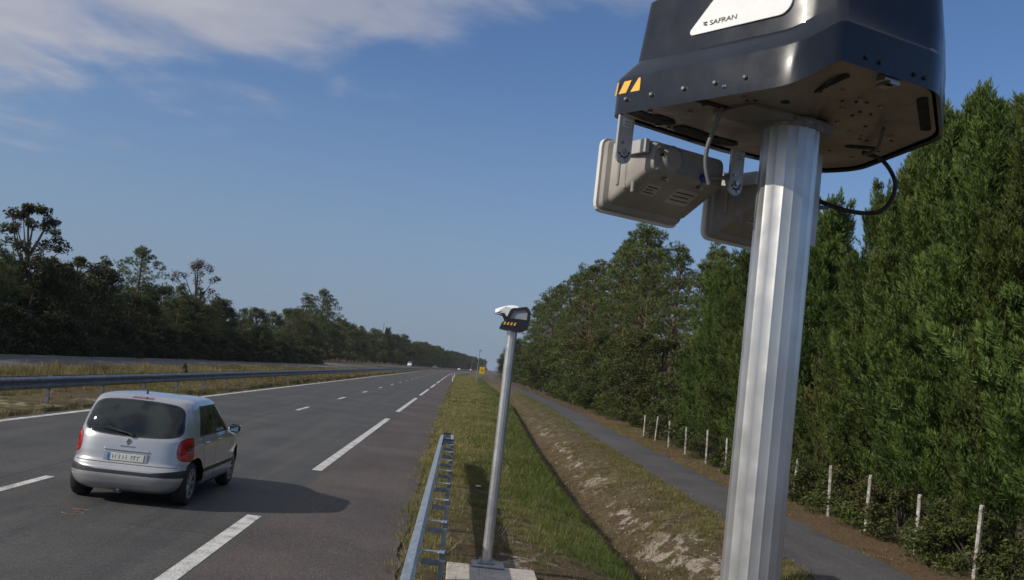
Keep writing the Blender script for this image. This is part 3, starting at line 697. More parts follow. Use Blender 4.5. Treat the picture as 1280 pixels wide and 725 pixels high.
# ------------------------------------------------------------------ cars
def interp_s(T, k, t):      # smooth interpolation through the table T (columns of numbers)
    a = np.asarray(T, float)[:, k]; n = len(a); d = np.zeros(n); dl = np.diff(a)
    for i in range(1, n-1):
        if dl[i-1]*dl[i] > 0: d[i] = 2*dl[i-1]*dl[i]/(dl[i-1]+dl[i])
    d[0] = dl[0]; d[-1] = dl[-1]
    i = np.clip(np.floor(t).astype(int), 0, n-2); s = t-i
    return (2*s**3-3*s**2+1)*a[i]+(s**3-2*s**2+s)*d[i]+(-2*s**3+3*s**2)*a[i+1]+(s**3-s**2)*d[i+1]
def car_parts(T, classify, holes, nl=300, na=860, nexp=5.4):
    t = np.linspace(0, len(T)-1, nl)
    z, r, f, w = (interp_s(T, k, t) for k in range(4))
    th = np.linspace(0, 2*math.pi, 2400, endpoint=False)
    sx = np.sign(np.cos(th))*np.abs(np.cos(th))**(2/nexp); sy = np.sign(np.sin(th))*np.abs(np.sin(th))**(2/nexp)
    px = sx*.8; py = sy*1.85; seg = np.hypot(np.diff(np.append(px, px[0])), np.diff(np.append(py, py[0]))); cum = np.concatenate([[0], np.cumsum(seg)])
    tt = np.linspace(0, cum[-1], na, endpoint=False); thx = np.interp(tt, cum, np.arange(2401)); i0 = np.minimum(thx.astype(int), 2399); fr = thx-i0
    cx = sx[i0]*(1-fr)+sx[(i0+1) % 2400]*fr; cy = sy[i0]*(1-fr)+sy[(i0+1) % 2400]*fr
    Xv = w[:, None]*cx[None, :]; Yv = ((r+f)/2)[:, None]+((f-r)/2)[:, None]*cy[None, :]
    Zv = np.repeat(z[:, None], na, 1)
    # flanks draw in slightly towards front and rear; the roof is crowned lengthways
    Xv = Xv*(1-.05*np.clip((Yv-2.9)/.9, 0, 1)**2-.05*np.clip((.7-Yv)/.7, 0, 1)**2)
    hi = np.clip((Zv-1.15)/.35, 0, 1); Zv = Zv-hi*.05*((Yv-1.5)/1.0)**2*.5+hi*.0
    V = np.stack([Xv, Yv, Zv], -1).reshape(-1, 3); I = np.arange(nl*na).reshape(nl, na)
    J = np.roll(I, -1, 1); F = np.stack([I[:-1], J[:-1], J[1:], I[1:]], -1).reshape(-1, 4)
    C = V[F].mean(1); keep = np.ones(len(F), bool)
    for (hy, hz, hr) in holes: keep &= ~((np.hypot(C[:, 1]-hy, C[:, 2]-hz) < hr) & (np.abs(C[:, 0]) > .45))
    cls = classify(C); return V, F[keep], cls[keep], C[keep]
def sub_mesh(name, V, F, mat, off=0., smooth=True):
    u, inv = np.unique(F, return_inverse=True); F2 = inv.reshape(F.shape)
    return np_mesh(name, V[u], F2, mat, None, smooth)
def carpaint(name, c, met=.6):
    m, nt, bs = principled(name); bs.inputs['Base Color'].default_value = (*c, 1); bs.inputs['Metallic'].default_value = met
    g = N(nt, 'ShaderNodeTexCoord').outputs['Object']
    nt.links.new(mixc(nt, sstep(nt, noise(nt, 3, 4, .6, g), .35, .7), c, tuple(x*.88 for x in c)), bs.inputs['Base Color'])
    bs.inputs['Roughness'].default_value = .34; bs.inputs['Coat Weight'].default_value = 1; bs.inputs['Coat Roughness'].default_value = .03; return m
def glassmat(name, c=(.006, .009, .009), rough=.03):
    m, nt, bs = principled(name); bs.inputs['Roughness'].default_value = rough; bs.inputs['Specular IOR Level'].default_value = .6
    pos = N(nt, 'ShaderNodeTexCoord').outputs['Object']
    nt.links.new(mixc(nt, sstep(nt, noise(nt, 2.6, 3, .5, pos), .42, .62), c, (.025, .034, .03)), bs.inputs['Base Color']); return m
SILVER = carpaint('silver_paint', (.47, .475, .485)); GLASS = glassmat('dark_car_glass')
PLAST = surf('black_bumper_plastic', (.018, .018, .02), (.028, .028, .03), .55, 0, 12)
REDL = surf('red_lamp_plastic', (.42, .012, .018), (.3, .01, .015), .15, 0, 9, coat=.6, rv=.03)
REDD = surf('dark_red_lamp_plastic', (.16, .006, .012), None, .15, coat=.6, rv=.03)
SEAM = surf('door_gap', (.02, .02, .022), None, .7)
TYRE = surf('tyre_rubber', (.015, .015, .015), (.022, .021, .02), .8, 0, 15)
RIMM = surf('alloy_rim', (.45, .46, .47), (.35, .36, .37), .35, .8, 15)
def wheel(parent, loc, r=.305, w=.19, side=1, detail=True, rimmat=None):
    mb = MB(); pr = [(-w/2, r*.68), (-w/2, r*.93), (-w/2+.02, r*.99), (0, r), (w/2-.02, r*.99), (w/2, r*.93), (w/2, r*.68)]
    n = 32; vs = [(x, q*math.cos(2*math.pi*k/n), q*math.sin(2*math.pi*k/n)) for x, q in pr for k in range(n)]
    mb.add(vs, [(i*n+k, i*n+(k+1) % n, (i+1)*n+(k+1) % n, (i+1)*n+k) for i in range(len(pr)-1) for k in range(n)], True)
    e = bpy.data.objects.new('wheel', None); COL.objects.link(e); e.parent = parent; e.location = loc; e.empty_display_size = .1
    mb.build('tyre', TYRE, e)
    mb = MB(); xo = side*w/2
    mb.tube([(xo-side*.07, 0, 0), (xo-side*.065, 0, 0)], r*.68, 28)
    mb.build('brake_disc', SEAM, e)
    mb = MB(); n = 32
    ring = [(xo-side*.06, r*.66), (xo-side*.004, r*.70), (xo+side*.004, r*.68), (xo-side*.01, r*.6)]
    vs = [(x, q*math.cos(2*math.pi*k/n), q*math.sin(2*math.pi*k/n)) for x, q in ring for k in range(n)]
    mb.add(vs, [(i*n+k, i*n+(k+1) % n, (i+1)*n+(k+1) % n, (i+1)*n+k) for i in range(3) for k in range(n)], True)
    for k in range(7 if detail else 5):
        a = 2*math.pi*k/(7 if detail else 5); mb.box(Vector((xo-side*.02, r*.36*math.cos(a), r*.36*math.sin(a))), (.02, r*.62, r*.17), Matrix.Rotation(a, 3, 'X'), .006)
    mb.tube([(xo-side*.03, 0, 0), (xo-side*.004, 0, 0)], r*.15, 14); mb.build('rim', rimmat or RIMM, e); return e

K = .962
T1 = [(.185, .16, 3.55, .73), (.24, .07, 3.68, .80), (.32, .02, 3.76, .85), (.41, 0, 3.79, .872), (.50, .01, 3.79, .875), (.56, .05, 3.77, .868), (.62, .09, 3.76, .865), (.74, .11, 3.70, .868), (.85, .13, 3.52, .862), (.93, .15, 3.24, .85), (1.0, .185, 2.95, .828),
      (1.18, .26, 2.62, .785), (1.33, .335, 2.36, .742), (1.45, .41, 2.14, .70), (1.51, .48, 2.0, .65), (1.54, .63, 1.84, .56), (1.558, .9, 1.6, .37), (1.565, 1.24, 1.28, .01)]
T1 = [(a*K, b, c_, d) for a, b, c_, d in T1]
def cls1(C):
    x, y, z = np.abs(C[:, 0]), C[:, 1], C[:, 2]; xs_ = C[:, 0]; c = np.zeros(len(C), int)
    rear = y < .75
    # door and hatch gaps
    side = x > .55
    gap = side & (z > .32) & (z < .98) & ((np.abs(y-(1.56+.0*z)) < .007) | (np.abs(y-2.56+.05*(z-.6)) < .008) | (np.abs(y-(.86+np.clip(.78-z, 0, 1)*.55)) < .007))
    c[gap] = 5
    c[rear & (np.abs(z-.556) < .005) & (y < .2) & (x < .72)] = 5
    # black rubbing strip of the bumper
    c[(y < .42) & (z > .415) & (z < .465+.055*np.clip((x-.35)/.4, 0, 1)) & (z-.45 < 1.0*(.42-y))] = 4
    c[(z < .27) & (y > .3)] = 4
    # side rubbing strip
    c[side & (y > .95) & (y < 2.8) & (z > .44) & (z < .50)] = 4
    # rear window with rounded corners, black seal round it
    zc, hh = 1.168, .238; hw = .67-(z-1.0)*.18
    q = (x/hw)**9+(np.abs(z-zc)/(hh-.035*(x/.66)**2))**5
    rw = rear & (y < .68)
    c[rw & (q < 1.35)] = 6; c[rw & (q < 1.0)] = 1
    # side glass
    gz0, gz1 = .97, 1.39
    yb = .70+(z-gz0)*.42; yf = 2.78-(z-gz0)*1.18
    glz = (x > .50) & (z > gz0) & (z < gz1) & (y > yb+.02*np.exp(-((z-gz0)/.03)**2)) & (y < yf)
    c[glz] = 6
    c[glz & (z > gz0+.02) & (z < gz1-.02) & (y > yb+.03) & (y < 1.49)] = 2
    c[glz & (z > gz0+.02) & (z < gz1-.02) & (y > 1.575) & (y < yf-.03)] = 3
    # windscreen
    c[(y > 2.05) & (x < .70-(z-1.05)*.3) & (z > 1.05) & (z < 1.41)] = 7
    # tail lamps: tall rounded shapes wrapping the corners
    q = (np.abs(z-(.80))/.165)**3+(np.abs(x-.80)/.15)**3
    tl = (y < .5) & (q < 1)
    c[tl] = 8
    c[tl & (q > .72)] = 10; c[tl & (z < .75) & (z > .728)] = 10
    c[tl & (np.hypot((z-.825), (x-.78)) < .05)] = 10
    # high brake light
    c[rear & (np.abs(z-1.445) < .014) & (x < .15) & (y < .66)] = 9
    return c
car = empty('parked_car', (-4.42, 14.0, 0), 0, 'silver hatchback driving away in the near lane, seen from behind', 'car'); car.name = 'silver_hatchback'
V, Fc, cl_, Cc = car_parts(T1, cls1, [(.62, .31, .365), (3.1, .31, .365)])
b = Fc[(cl_ == 0) | (cl_ == 5)]
me = sub_mesh('body', V, b, SILVER); me.materials.append(SEAM); me.polygons.foreach_set('material_index', (cl_[(cl_ == 0) | (cl_ == 5)] == 5).astype(np.int32)); obj('body', me, None, car)
obj('rear_window', sub_mesh('rear_window', V, Fc[cl_ == 1], GLASS), None, car)
for sgn in (-1, 1):
    for k in (2, 3):
        f = Fc[(cl_ == k) & (np.sign(Cc[:, 0]) == sgn)]; obj('side_window', sub_mesh('side_window', V, f, GLASS), None, car)
    f8 = (cl_ == 8) & (np.sign(Cc[:, 0]) == sgn); f10 = (cl_ == 10) & (np.sign(Cc[:, 0]) == sgn)
    me = sub_mesh('tail_lamp', V, Fc[f8 | f10], REDL); me.materials.append(REDD); me.polygons.foreach_set('material_index', (cl_[f8 | f10] == 10).astype(np.int32)); obj('tail_lamp', me, None, car)
obj('bumper_strip', sub_mesh('bumper_strip', V, Fc[cl_ == 4], PLAST), None, car)
obj('window_seal', sub_mesh('window_seal', V, Fc[cl_ == 6], PLAST), None, car)
obj('windscreen', sub_mesh('windscreen', V, Fc[cl_ == 7], GLASS), None, car)
obj('high_brake_lamp', sub_mesh('high_brake_lamp', V, Fc[cl_ == 9], REDD), None, car)
mb = MB()      # floor pan and wheel wells
mb.box((0, 1.9, .25), (1.3, 3.3, .12), bev=.03); mb.box((0, 1.9, .5), (1.2, 3.5, .4), bev=.1)
mb.build('floor_pan', SEAM, car)
for (x, y) in ((-.70, .62), (.70, .62), (-.70, 3.1), (.70, 3.1)): wheel(car, (x, y, .305), side=1 if x > 0 else -1)
def rear_y(z): 
    a = np.array(T1); return float(np.interp(z, a[:, 0], a[:, 1]))
mb = MB(); mb.box((0, rear_y(.65)-.006, .648), (.60, .012, .13), Matrix.Rotation(R(-6), 3, 'X'), .01); nr = mb.build('plate_recess', surf('silver_recess', (.42, .42, .43), None, .35, .5), car)  # silver recess panel, plain tone of its own
mb = MB(); mb.box((0, rear_y(.65)-.016, .642), (.50, .008, .10), Matrix.Rotation(R(-6), 3, 'X'), .003); npl = mb.build('number_plate', surf('plate_white', (.6, .6, .56), None, .4), car)
for s in (-1,):
    mb = MB(); mb.box((s*.228, rear_y(.65)-.0205, .642), (.042, .003, .096), Matrix.Rotation(R(-6), 3, 'X')); mb.build('blue_band', surf('plate_blue', (.03, .16, .4), None, .4), npl)
# blurred, unreadable characters on the plate: soft grey strokes
rs = random.Random(9); PINK = surf('plate_ink', (.16, .16, .16), None, .6)
for i, x in enumerate((-.175, -.135, -.08, -.035, .01, .08, .12, .165)):
    mb = MB(); mb.box((x, rear_y(.65)-.0206, .642+rs.uniform(-.004, .004)), (.008, .0022, .06), Matrix.Rotation(R(-6), 3, 'X')); 
    mb.box((x+.012, rear_y(.65)-.0206, .642+rs.choice((-.024, 0, .024))), (.018, .002, .01), Matrix.Rotation(R(-6), 3, 'X')); mb.build('character', PINK, npl)
mb = MB(); mb.box((0, rear_y(.73)-.006, .738), (.62, .02, .028), Matrix.Rotation(R(-6), 3, 'X'), .008); mb.build('hatch_lip', SILVER, car)
CHR = surf('chrome_trim', (.6, .6, .6), None, .15, 1)
mb = MB()
Pd = [(0, .055), (.032, 0), (0, -.055), (-.032, 0)]; Pi = [(0, .028), (.013, 0), (0, -.028), (-.013, 0)]
y_ = rear_y(.85)-.012
vs = [(a, y_, .852+b_) for a, b_ in Pd]+[(a, y_, .852+b_) for a, b_ in Pi]+[(a, y_+.012, .852+b_) for a, b_ in Pd]
mb.add(vs, [(k, (k+1) % 4, (k+1) % 4+4, k+4) for k in range(4)]+[(k, (k+1) % 4, (k+1) % 4+8, k+8) for k in range(4)]); mb.build('emblem', CHR, car)
mb = MB(); mb.box((0, rear_y(.785)-.004, .79), (.2, .006, .014), Matrix.Rotation(R(-8), 3, 'X')); mb.build('model_badge', surf('dull_chrome', (.3, .3, .31), None, .3, .8), car)
mb = MB(); mb.tube([(.02, .14, .955), (-.1, .165, .98), (-.34, .205, 1.03)], .009, 6); mb.tube([(-.05, .15, .97), (-.4, .19, 1.01)], .006, 6); mb.tube([(.03, .18, .94), (.03, .13, .94)], .024, 12); mb.build('rear_wiper', PLAST, car)
mb = MB(); mb.tube([(0, .66, 1.50), (0, .67, 1.54)], .016, 10); mb.tube([(0, .665, 1.53), (0, .61, 1.59)], .005, 5); mb.build('roof_aerial', PLAST, car)
mb = MB(); mb.tube([(-.05, .10, .2), (-.05, .4, .2)], .026, 12, caps=True); mb.build('exhaust_pipe', CHR, car)
for sgn in (-1, 1):
    mb = MB(); mb.box((sgn*.93, 2.42, 1.0), (.17, .09, .13), None, .035); mr = mb.build('wing_mirror', PLAST, car)
    mb = MB(); mb.box((sgn*.93, 2.372, 1.0), (.13, .006, .095), None, .003); mb.build('mirror_glass', surf('mirror', (.5, .55, .6), None, .05, 1, rv=.02), mr)
    for y in (1.02, 1.78):
        mb = MB(); mb.box((sgn*.866, y, .87), (.03, .17, .03), None, .009); mb.build('door_handle', SILVER, car)

# distant vehicles on the opposite carriageway
def far_car(x, y, paint_, label, van=False):
    kz = 1.35 if van else .92
    T = [(a*kz, b, c_*1.1, d) for a, b, c_, d in T1]
    def cl2(C):
        xx, yv, z = np.abs(C[:, 0]), C[:, 1], C[:, 2]/kz; c = np.zeros(len(C), int)
        c[(z > 1.08) & (z < 1.42) & ((xx > .5) | (yv > 2.2) | (yv < .6)) & ~((xx > .66) & (yv > 2.2))] = 1
        c[(yv > 3.4) & (z > .62) & (z < .78) & (xx > .45)] = 2
        return c
    e = empty('white_van' if van else 'white_car', (x, y, 0), R(180), label, 'van' if van else 'car')
    V, F_, c, _ = car_parts(T, cl2, [(.62, .31, .35), (3.3, .31, .35)], 36, 80)
    obj('body', sub_mesh('body', V, F_[c == 0], paint_), None, e); obj('windows', sub_mesh('windows', V, F_[c == 1], GLASS), None, e); obj('headlight', sub_mesh('headlight', V, F_[c == 2], WHITE), None, e)
    for wx, wy in ((-.7, .62), (.7, .62), (-.7, 3.3), (.7, 3.3)):
        wheel(e, (wx, wy, .31), side=1 if wx > 0 else -1, detail=False)
    return e
WP = carpaint('white_paint', (.78, .78, .78), 0); GP = carpaint('grey_paint', (.1, .1, .11), .3)
far_car(-19.6, 395, WP, 'white van coming on the opposite carriageway, left of the pale mast', True)
far_car(-20.0+float(curve(640)), 640, WP, 'tiny white car far off on the opposite carriageway', False)
far_car(-21.5+float(curve(800)), 800, WP, 'faintest pale car farthest along the opposite carriageway', False)
far_car(-19.8+float(curve(470)), 470, GP, 'small dark car behind the white van on the opposite carriageway', False)

# ------------------------------------------------------------------ foliage
def leaf_mat(name, a, b, c=None, trans=.25, brown=None, bs_=.35, low=False):
    m = bpy.data.materials.new(name); m.use_nodes = True; nt = m.node_tree; nt.nodes.clear()
    o = N(nt, 'ShaderNodeOutputMaterial'); d = N(nt, 'ShaderNodeBsdfPrincipled'); t = N(nt, 'ShaderNodeBsdfTranslucent'); mx = N(nt, 'ShaderNodeMixShader')
    at = N(nt, 'ShaderNodeAttribute', attribute_name='tint').outputs['Fac']
    pos = N(nt, 'ShaderNodeNewGeometry').outputs['Position']
    oi = N(nt, 'ShaderNodeObjectInfo').outputs['Random']
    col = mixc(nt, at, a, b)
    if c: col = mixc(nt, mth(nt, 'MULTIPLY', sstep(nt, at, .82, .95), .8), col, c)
    oz = N(nt, 'ShaderNodeSeparateXYZ'); nt.links.new(N(nt, 'ShaderNodeTexCoord').outputs['Object'], oz.inputs[0])
    msk = sstep(nt, oz.outputs[2], 2.2, 4.4, .8, 0.) if low else .75
    if brown: col = mixc(nt, mth(nt, 'MULTIPLY', sstep(nt, mth(nt, 'ADD', noise(nt, bs_, 3, .6, pos), mth(nt, 'MULTIPLY', at, .14)), .50 if low else .60, .70 if low else .74), msk), col, brown)
    hs = N(nt, 'ShaderNodeHueSaturation'); nt.links.new(col, hs.inputs['Color'])
    nt.links.new(mth(nt, 'MULTIPLY_ADD', oi, .025, .472), hs.inputs['Hue']); nt.links.new(mth(nt, 'MULTIPLY_ADD', oi, .4, .8), hs.inputs['Value'])
    nt.links.new(hs.outputs[0], d.inputs['Base Color']); nt.links.new(hs.outputs[0], t.inputs['Color'])
    d.inputs['Roughness'].default_value = .6; d.inputs['Specular IOR Level'].default_value = .25
    mx.inputs[0].default_value = trans; nt.links.new(d.outputs[0], mx.inputs[1]); nt.links.new(t.outputs[0], mx.inputs[2]); nt.links.new(mx.outputs[0], o.inputs[0])
    return m
L_CYP = leaf_mat('cypress_foliage', (.024, .05, .011), (.105, .168, .036), (.13, .18, .04), .15, None)
L_CYB = leaf_mat('browning_cypress_foliage', (.02, .044, .009), (.085, .135, .028), (.13, .165, .04), .15, (.15, .105, .04), .5, True)
L_PIN = leaf_mat('pine_needles', (.038, .062, .016), (.100, .132, .036), (.15, .165, .05), .1, None)
L_BRD = leaf_mat('broad_leaves', (.034, .055, .013), (.095, .122, .030), (.17, .15, .045), .12, (.12, .085, .035), .12)
L_OAK = leaf_mat('dark_oak_leaves', (.04, .055, .02), (.08, .09, .035), (.12, .10, .05), .25, (.10, .075, .045), .2)
L_DRY = leaf_mat('thin_brown_leaves', (.09, .075, .05), (.14, .115, .075), None, .2)
BARK = surf('bark', (.09, .07, .055), (.045, .036, .03), .95, 0, 6, bmp=.8, bscale=20)
BARKP = surf('pine_bark', (.14, .085, .06), (.07, .045, .035), .95, 0, 6, bmp=.8, bscale=20)
def nrm(v): return v/np.maximum(np.linalg.norm(v, axis=-1, keepdims=True), 1e-9)
def blades(P, D, L, Wd, rs):          # one thin triangle per point: base P, direction D, length L, width Wd
    n = len(P); side = nrm(np.cross(D, rs.normal(size=(n, 3))))
    a = P-side*Wd[:, None]/2; b = P+side*Wd[:, None]/2; c = P+D*L[:, None]
    return np.stack([a, b, c], 1).reshape(-1, 3)
def quads(P, rs, size, flat=.6):      # leaf-shaped quads
    n = len(P); nn_ = rs.normal(size=(n, 3)); nn_[:, 2] = np.abs(nn_[:, 2])+flat; nn_ = nrm(nn_); u = nrm(np.cross(nn_, rs.normal(size=(n, 3)))); v = np.cross(nn_, u)
    s = (size*rs.uniform(.6, 1.3, n))[:, None]
    return np.stack([P-u*s, P-v*s*.45+nn_*s*.1, P+u*s, P+v*s*.45+nn_*s*.1], 1).reshape(-1, 3)
def crown_mesh(name, V, k, tint, mat): return np_mesh(name, V, np.arange(len(V)).reshape(-1, k), mat, {'tint': np.repeat(tint, k)})
def cypress(seed, H, Rr, mat, nbo=150, npl=32, nb=24):
    rs = np.random.RandomState(seed)
    # upswept boughs, each carrying feathery plumes
    h = np.sort(rs.uniform(.0, .93, nbo)); th = np.arange(nbo)*2.39996+rs.normal(0, .4, nbo)
    prof = np.where(h < .2, .82+.18*h/.2, (1-(h-.2)/.8)**.95)
    r0 = Rr*prof*rs.uniform(.4, 1.0, nbo); outw = np.stack([np.cos(th), np.sin(th), np.zeros(nbo)], -1)
    base = outw*(r0*.55)[:, None]; base[:, 2] = h*H*.95
    bd = nrm(outw*(rs.uniform(.3, .85, nbo)*(1-.7*h))[:, None]+np.array([0, 0, 1])*rs.uniform(.7, 1.1, nbo)[:, None]+rs.normal(size=(nbo, 3))*.12)
    bl = rs.uniform(1.1, 2.3, nbo)*(.6+.45*(1-h))*np.where(rs.uniform(0, 1, nbo) < .08, 1.25, 1)
    btint = rs.uniform(-.24, .24, nbo)
    # plumes along each bough
    s_ = rs.uniform(.02, 1, (nbo, npl))**.8; lat = rs.normal(size=(nbo, npl, 3)); lat -= (lat*bd[:, None]).sum(-1, keepdims=True)*bd[:, None]; lat = nrm(lat)
    wid = .44*(1-.9*s_)+.025
    P = base[:, None]+bd[:, None]*(s_*bl[:, None])[..., None]+lat*(wid*rs.uniform(.3, 1, (nbo, npl)))[..., None]
    ax = nrm(bd[:, None]+lat*(.62*(1-s_)+.08)[..., None]+np.array([0, 0, .25])).reshape(-1, 3); P = P.reshape(-1, 3); n = len(P)
    keep = (P[:, 2] > .15); pl = (rs.uniform(.26, .5, (nbo, npl))*(1-.35*s_)).ravel(); pt = (np.repeat(btint, npl)+rs.uniform(-.12, .12, n)+.25*s_.ravel())
    P, ax, pl, pt = P[keep], ax[keep], pl[keep], pt[keep]; n = len(P)
    t = rs.uniform(0, 1, (n, nb)); la = rs.normal(size=(n, nb, 3)); la -= (la*ax[:, None]).sum(-1, keepdims=True)*ax[:, None]
    B = P[:, None]+ax[:, None]*(t*pl[:, None])[..., None]+la*.03*(1-t)[..., None]
    D = nrm(ax[:, None]*1.0+nrm(la)*(.8*(1-t)+.2)[..., None])
    Ln = rs.uniform(.09, .17, (n, nb))*(1.15-.55*t); Wd = rs.uniform(.02, .034, (n, nb))
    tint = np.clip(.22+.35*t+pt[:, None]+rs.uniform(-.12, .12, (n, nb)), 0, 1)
    return crown_mesh('crown', blades(B.reshape(-1, 3), D.reshape(-1, 3), Ln.ravel(), Wd.ravel(), rs), 3, tint.ravel(), mat)
def trunk_mesh(H, r0, limbs, mat, lean=(0, 0), rs=None):
    mb = MB(); top = Vector((lean[0], lean[1], H)); m = 7; pts = []; rr = []
    for i in range(m):
        t = i/(m-1); pts.append(Vector((lean[0]*t*t+.12*math.sin(t*4+r0*40), lean[1]*t*t+.10*math.cos(t*5+r0*30), -.25+(H+.25)*t))); rr.append(r0*(1-.8*t)*(1.25 if i == 0 else 1))
    mb.tube(pts, rr, 8)
    for (tt, end, r) in limbs:
        i = tt*(m-1); k = int(i); a = pts[k].lerp(pts[min(k+1, m-1)], i-k); e = Vector(end); md = a.lerp(e, .5)+Vector((0, 0, -.06*(e-a).length))
        mb.tube([a, md, e], [r, r*.65, r*.22], 5)
    me = bpy.data.meshes.new('trunk'); me.from_pydata(mb.v, [], mb.f); me.polygons.foreach_set('use_smooth', mb.sm); me.materials.append(mat); return me
def pine(seed, H, Rr, base=.35, ncl=46, per=42, nb=11, mat=None, needle=.24):
    rs = np.random.RandomState(seed); limbs = []; C = []; S_ = []
    for k in range(ncl):
        t = base+(1-base)*(k+.5)/ncl; th = k*2.4+rs.uniform(-.5, .5)
        pr = math.sin(min(1, (t-base)/(1-base)*.8+.22)*math.pi)**.7 if t > base+.1*(1-base) else .6
        pr = max(pr, .25); r = Rr*pr*rs.uniform(.35, 1.05)
        e = np.array([r*math.cos(th), r*math.sin(th), t*H*.96+rs.uniform(.0, .5)]); C.append(e); S_.append(rs.uniform(.5, .95)*(.55+.5*pr)); limbs.append((min(.97, max(.1, t-.06)), tuple(e), .05))
    C = np.array(C); S_ = np.array(S_)
    tot = ncl*per; ci = np.repeat(np.arange(ncl), per); d = nrm(rs.normal(size=(tot, 3))); rad = rs.uniform(.25, 1, tot)**.5
    P = C[ci]+d*(rad*S_[ci])[:, None]*np.array([1.25, 1.25, .62])
    D0 = nrm(d+np.array([0, 0, .8])); lat = rs.normal(size=(tot, nb, 3)); D = nrm(D0[:, None]*.7+lat*.62)
    Ln = rs.uniform(.6, 1.1, (tot, nb))*needle; Wd = rs.uniform(.035, .06, (tot, nb))
    B = np.repeat(P[:, None], nb, 1)+rs.normal(size=(tot, nb, 3))*.05
    V = blades(B.reshape(-1, 3), D.reshape(-1, 3), Ln.ravel(), Wd.ravel(), rs)
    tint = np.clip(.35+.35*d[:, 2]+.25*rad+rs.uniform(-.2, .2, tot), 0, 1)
    return crown_mesh('crown', V, 3, np.repeat(tint, nb), mat), trunk_mesh(H*.95, .16+.01*H, limbs, BARKP)
def broad(seed, H, Rr, base=.08, ncl=60, per=240, leaf=.11, mat=None, gap=.0, bark=None, top=.8, csz=1.):
    rs = np.random.RandomState(seed); C = []; S_ = []; limbs = []
    for k in range(ncl):
        t = base+(1-base)*rs.uniform(0, 1); th = rs.uniform(0, 2*math.pi); q = (t-base)/(1-base)
        pr = (1-max(0, q-.45)/.55)**.55*(.75+.25*min(1, q/.3)) if q < 1 else .1
        r = Rr*pr*rs.uniform(.3, 1.)**.6
        e = np.array([r*math.cos(th), r*math.sin(th), t*H*.93]); C.append(e); S_.append(rs.uniform(.55, 1.05)*csz*Rr/3.2*(.7+.3*(1-q)))
        if k % 2 == 0: limbs.append((min(.92, max(.08, t-.18)), tuple(e), .045+.01*Rr))
    C = np.array(C); S_ = np.array(S_); tot = ncl*per; ci = np.repeat(np.arange(ncl), per); d = nrm(rs.normal(size=(tot, 3))); rad = rs.uniform(.15, 1, tot)**.45
    P = C[ci]+d*(rad*S_[ci]*(1+.25*np.sin(d[:, 0]*9+ci)))[:, None]*np.array([1.15, 1.15, .85]); P[:, 2] = np.maximum(P[:, 2], .05)
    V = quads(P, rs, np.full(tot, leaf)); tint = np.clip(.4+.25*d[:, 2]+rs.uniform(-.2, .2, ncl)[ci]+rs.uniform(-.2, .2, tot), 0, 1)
    return crown_mesh('crown', V, 4, tint, mat), trunk_mesh(H*top, .10+.013*H, limbs, bark or BARK)
tree_cache = {}
def plant_tree(kind, meshes, x, y, z, s, rz, label, group=None, cat='tree', sz=None):
    e = empty(kind, (x, y, z), rz, label, cat, group); e.scale = (s, s, sz or s)
    for m, nme in zip(meshes, ('crown', 'trunk')):
        if m is not None: obj(nme, m, None, e)
    return e
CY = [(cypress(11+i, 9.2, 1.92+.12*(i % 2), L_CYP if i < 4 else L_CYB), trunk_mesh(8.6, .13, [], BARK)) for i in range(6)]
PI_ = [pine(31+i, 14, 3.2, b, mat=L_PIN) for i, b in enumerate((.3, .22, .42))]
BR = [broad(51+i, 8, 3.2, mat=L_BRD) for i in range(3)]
OK_ = [broad(61, 11, 3.6, .25, 70, 170, .12, L_OAK, csz=.62), broad(62, 9, 3.0, .4, 34, 90, .1, L_DRY, csz=.7)]
L_DRK = leaf_mat('shade_darkened_leaves', (.022, .033, .011), (.065, .08, .026), (.10, .095, .035), .08, (.06, .045, .02), .12)  # broad leaves with the shade on the left wood put into their colour
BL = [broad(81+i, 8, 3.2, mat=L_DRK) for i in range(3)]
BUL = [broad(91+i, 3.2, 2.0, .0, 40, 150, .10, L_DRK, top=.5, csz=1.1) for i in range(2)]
BU = [broad(71+i, 3.2, 2.0, .0, 40, 150, .10, L_BRD, top=.5, csz=1.1) for i in range(2)]
rg = random.Random(5)

# --- right-hand side, along the path: the cypress hedge
GC = 'cypresses of the tall hedge beside the path'
cyl = [(18.9, .98, 0, 0), (16.9, .96, 1, 0), (20.6, 1.02, 2, 0), (22.5, .97, 3, .1), (24.1, .88, 4, -.1), (26.2, .66, 5, .1), (28.4, .93, 0, 0), (30.2, .92, 1, .15), (32.4, .88, 2, 0), (34.6, .91, 3, .1), (36.9, .9, 1, 0), (39.3, .88, 0, .1), (42.0, .86, 3, 0), (15.0, .95, 3, .1), (13.1, .98, 0, 0)]
for i, (y, s, k, dx) in enumerate(cyl):
    x = float(pathR(y))+1.05+1.68+dx
    lb = 'dense dark green cypress in the hedge behind the white fence posts'
    if k in (4, 5): lb = 'cypress with brownish lower branches just right of the thick pole' if k == 4 else 'lower cypress with brownish branches directly beside the thick pole'
    g = None if k in (4, 5) else GC
    plant_tree('cypress', CY[k], x, y, -.05, s, rg.uniform(0, 6.28), lb, g)
for y, s in ((19.8, .85), (31.6, .8), (35.5, .9), (16.0, .95)):
    plant_tree('cypress', CY[rg.randrange(4)], float(pathR(y))+5.4, y, -.05, s, rg.uniform(0, 6.28), 'cypress standing in the shaded second row behind the hedge', 'cypresses behind the front row of the hedge')
plant_tree('pine_tree', PI_[0], 14.2, 57, 0, .80, .4, 'round-topped pine just left of the thick pole, behind the cypress hedge')
plant_tree('pine_tree', PI_[1], 13.6, 64, 0, .86, 2.4, 'slim pine between the two tallest pines on the right')
plant_tree('pine_tree', PI_[2], 13.4, 76, 0, 1.09, 1.4, 'tallest pine right of the thin camera pole, under the radar boxes')
plant_tree('pine_tree', PI_[0], 13.6, 84, 0, 1.1, 3.4, 'tall broad pine second in height under the radar boxes')
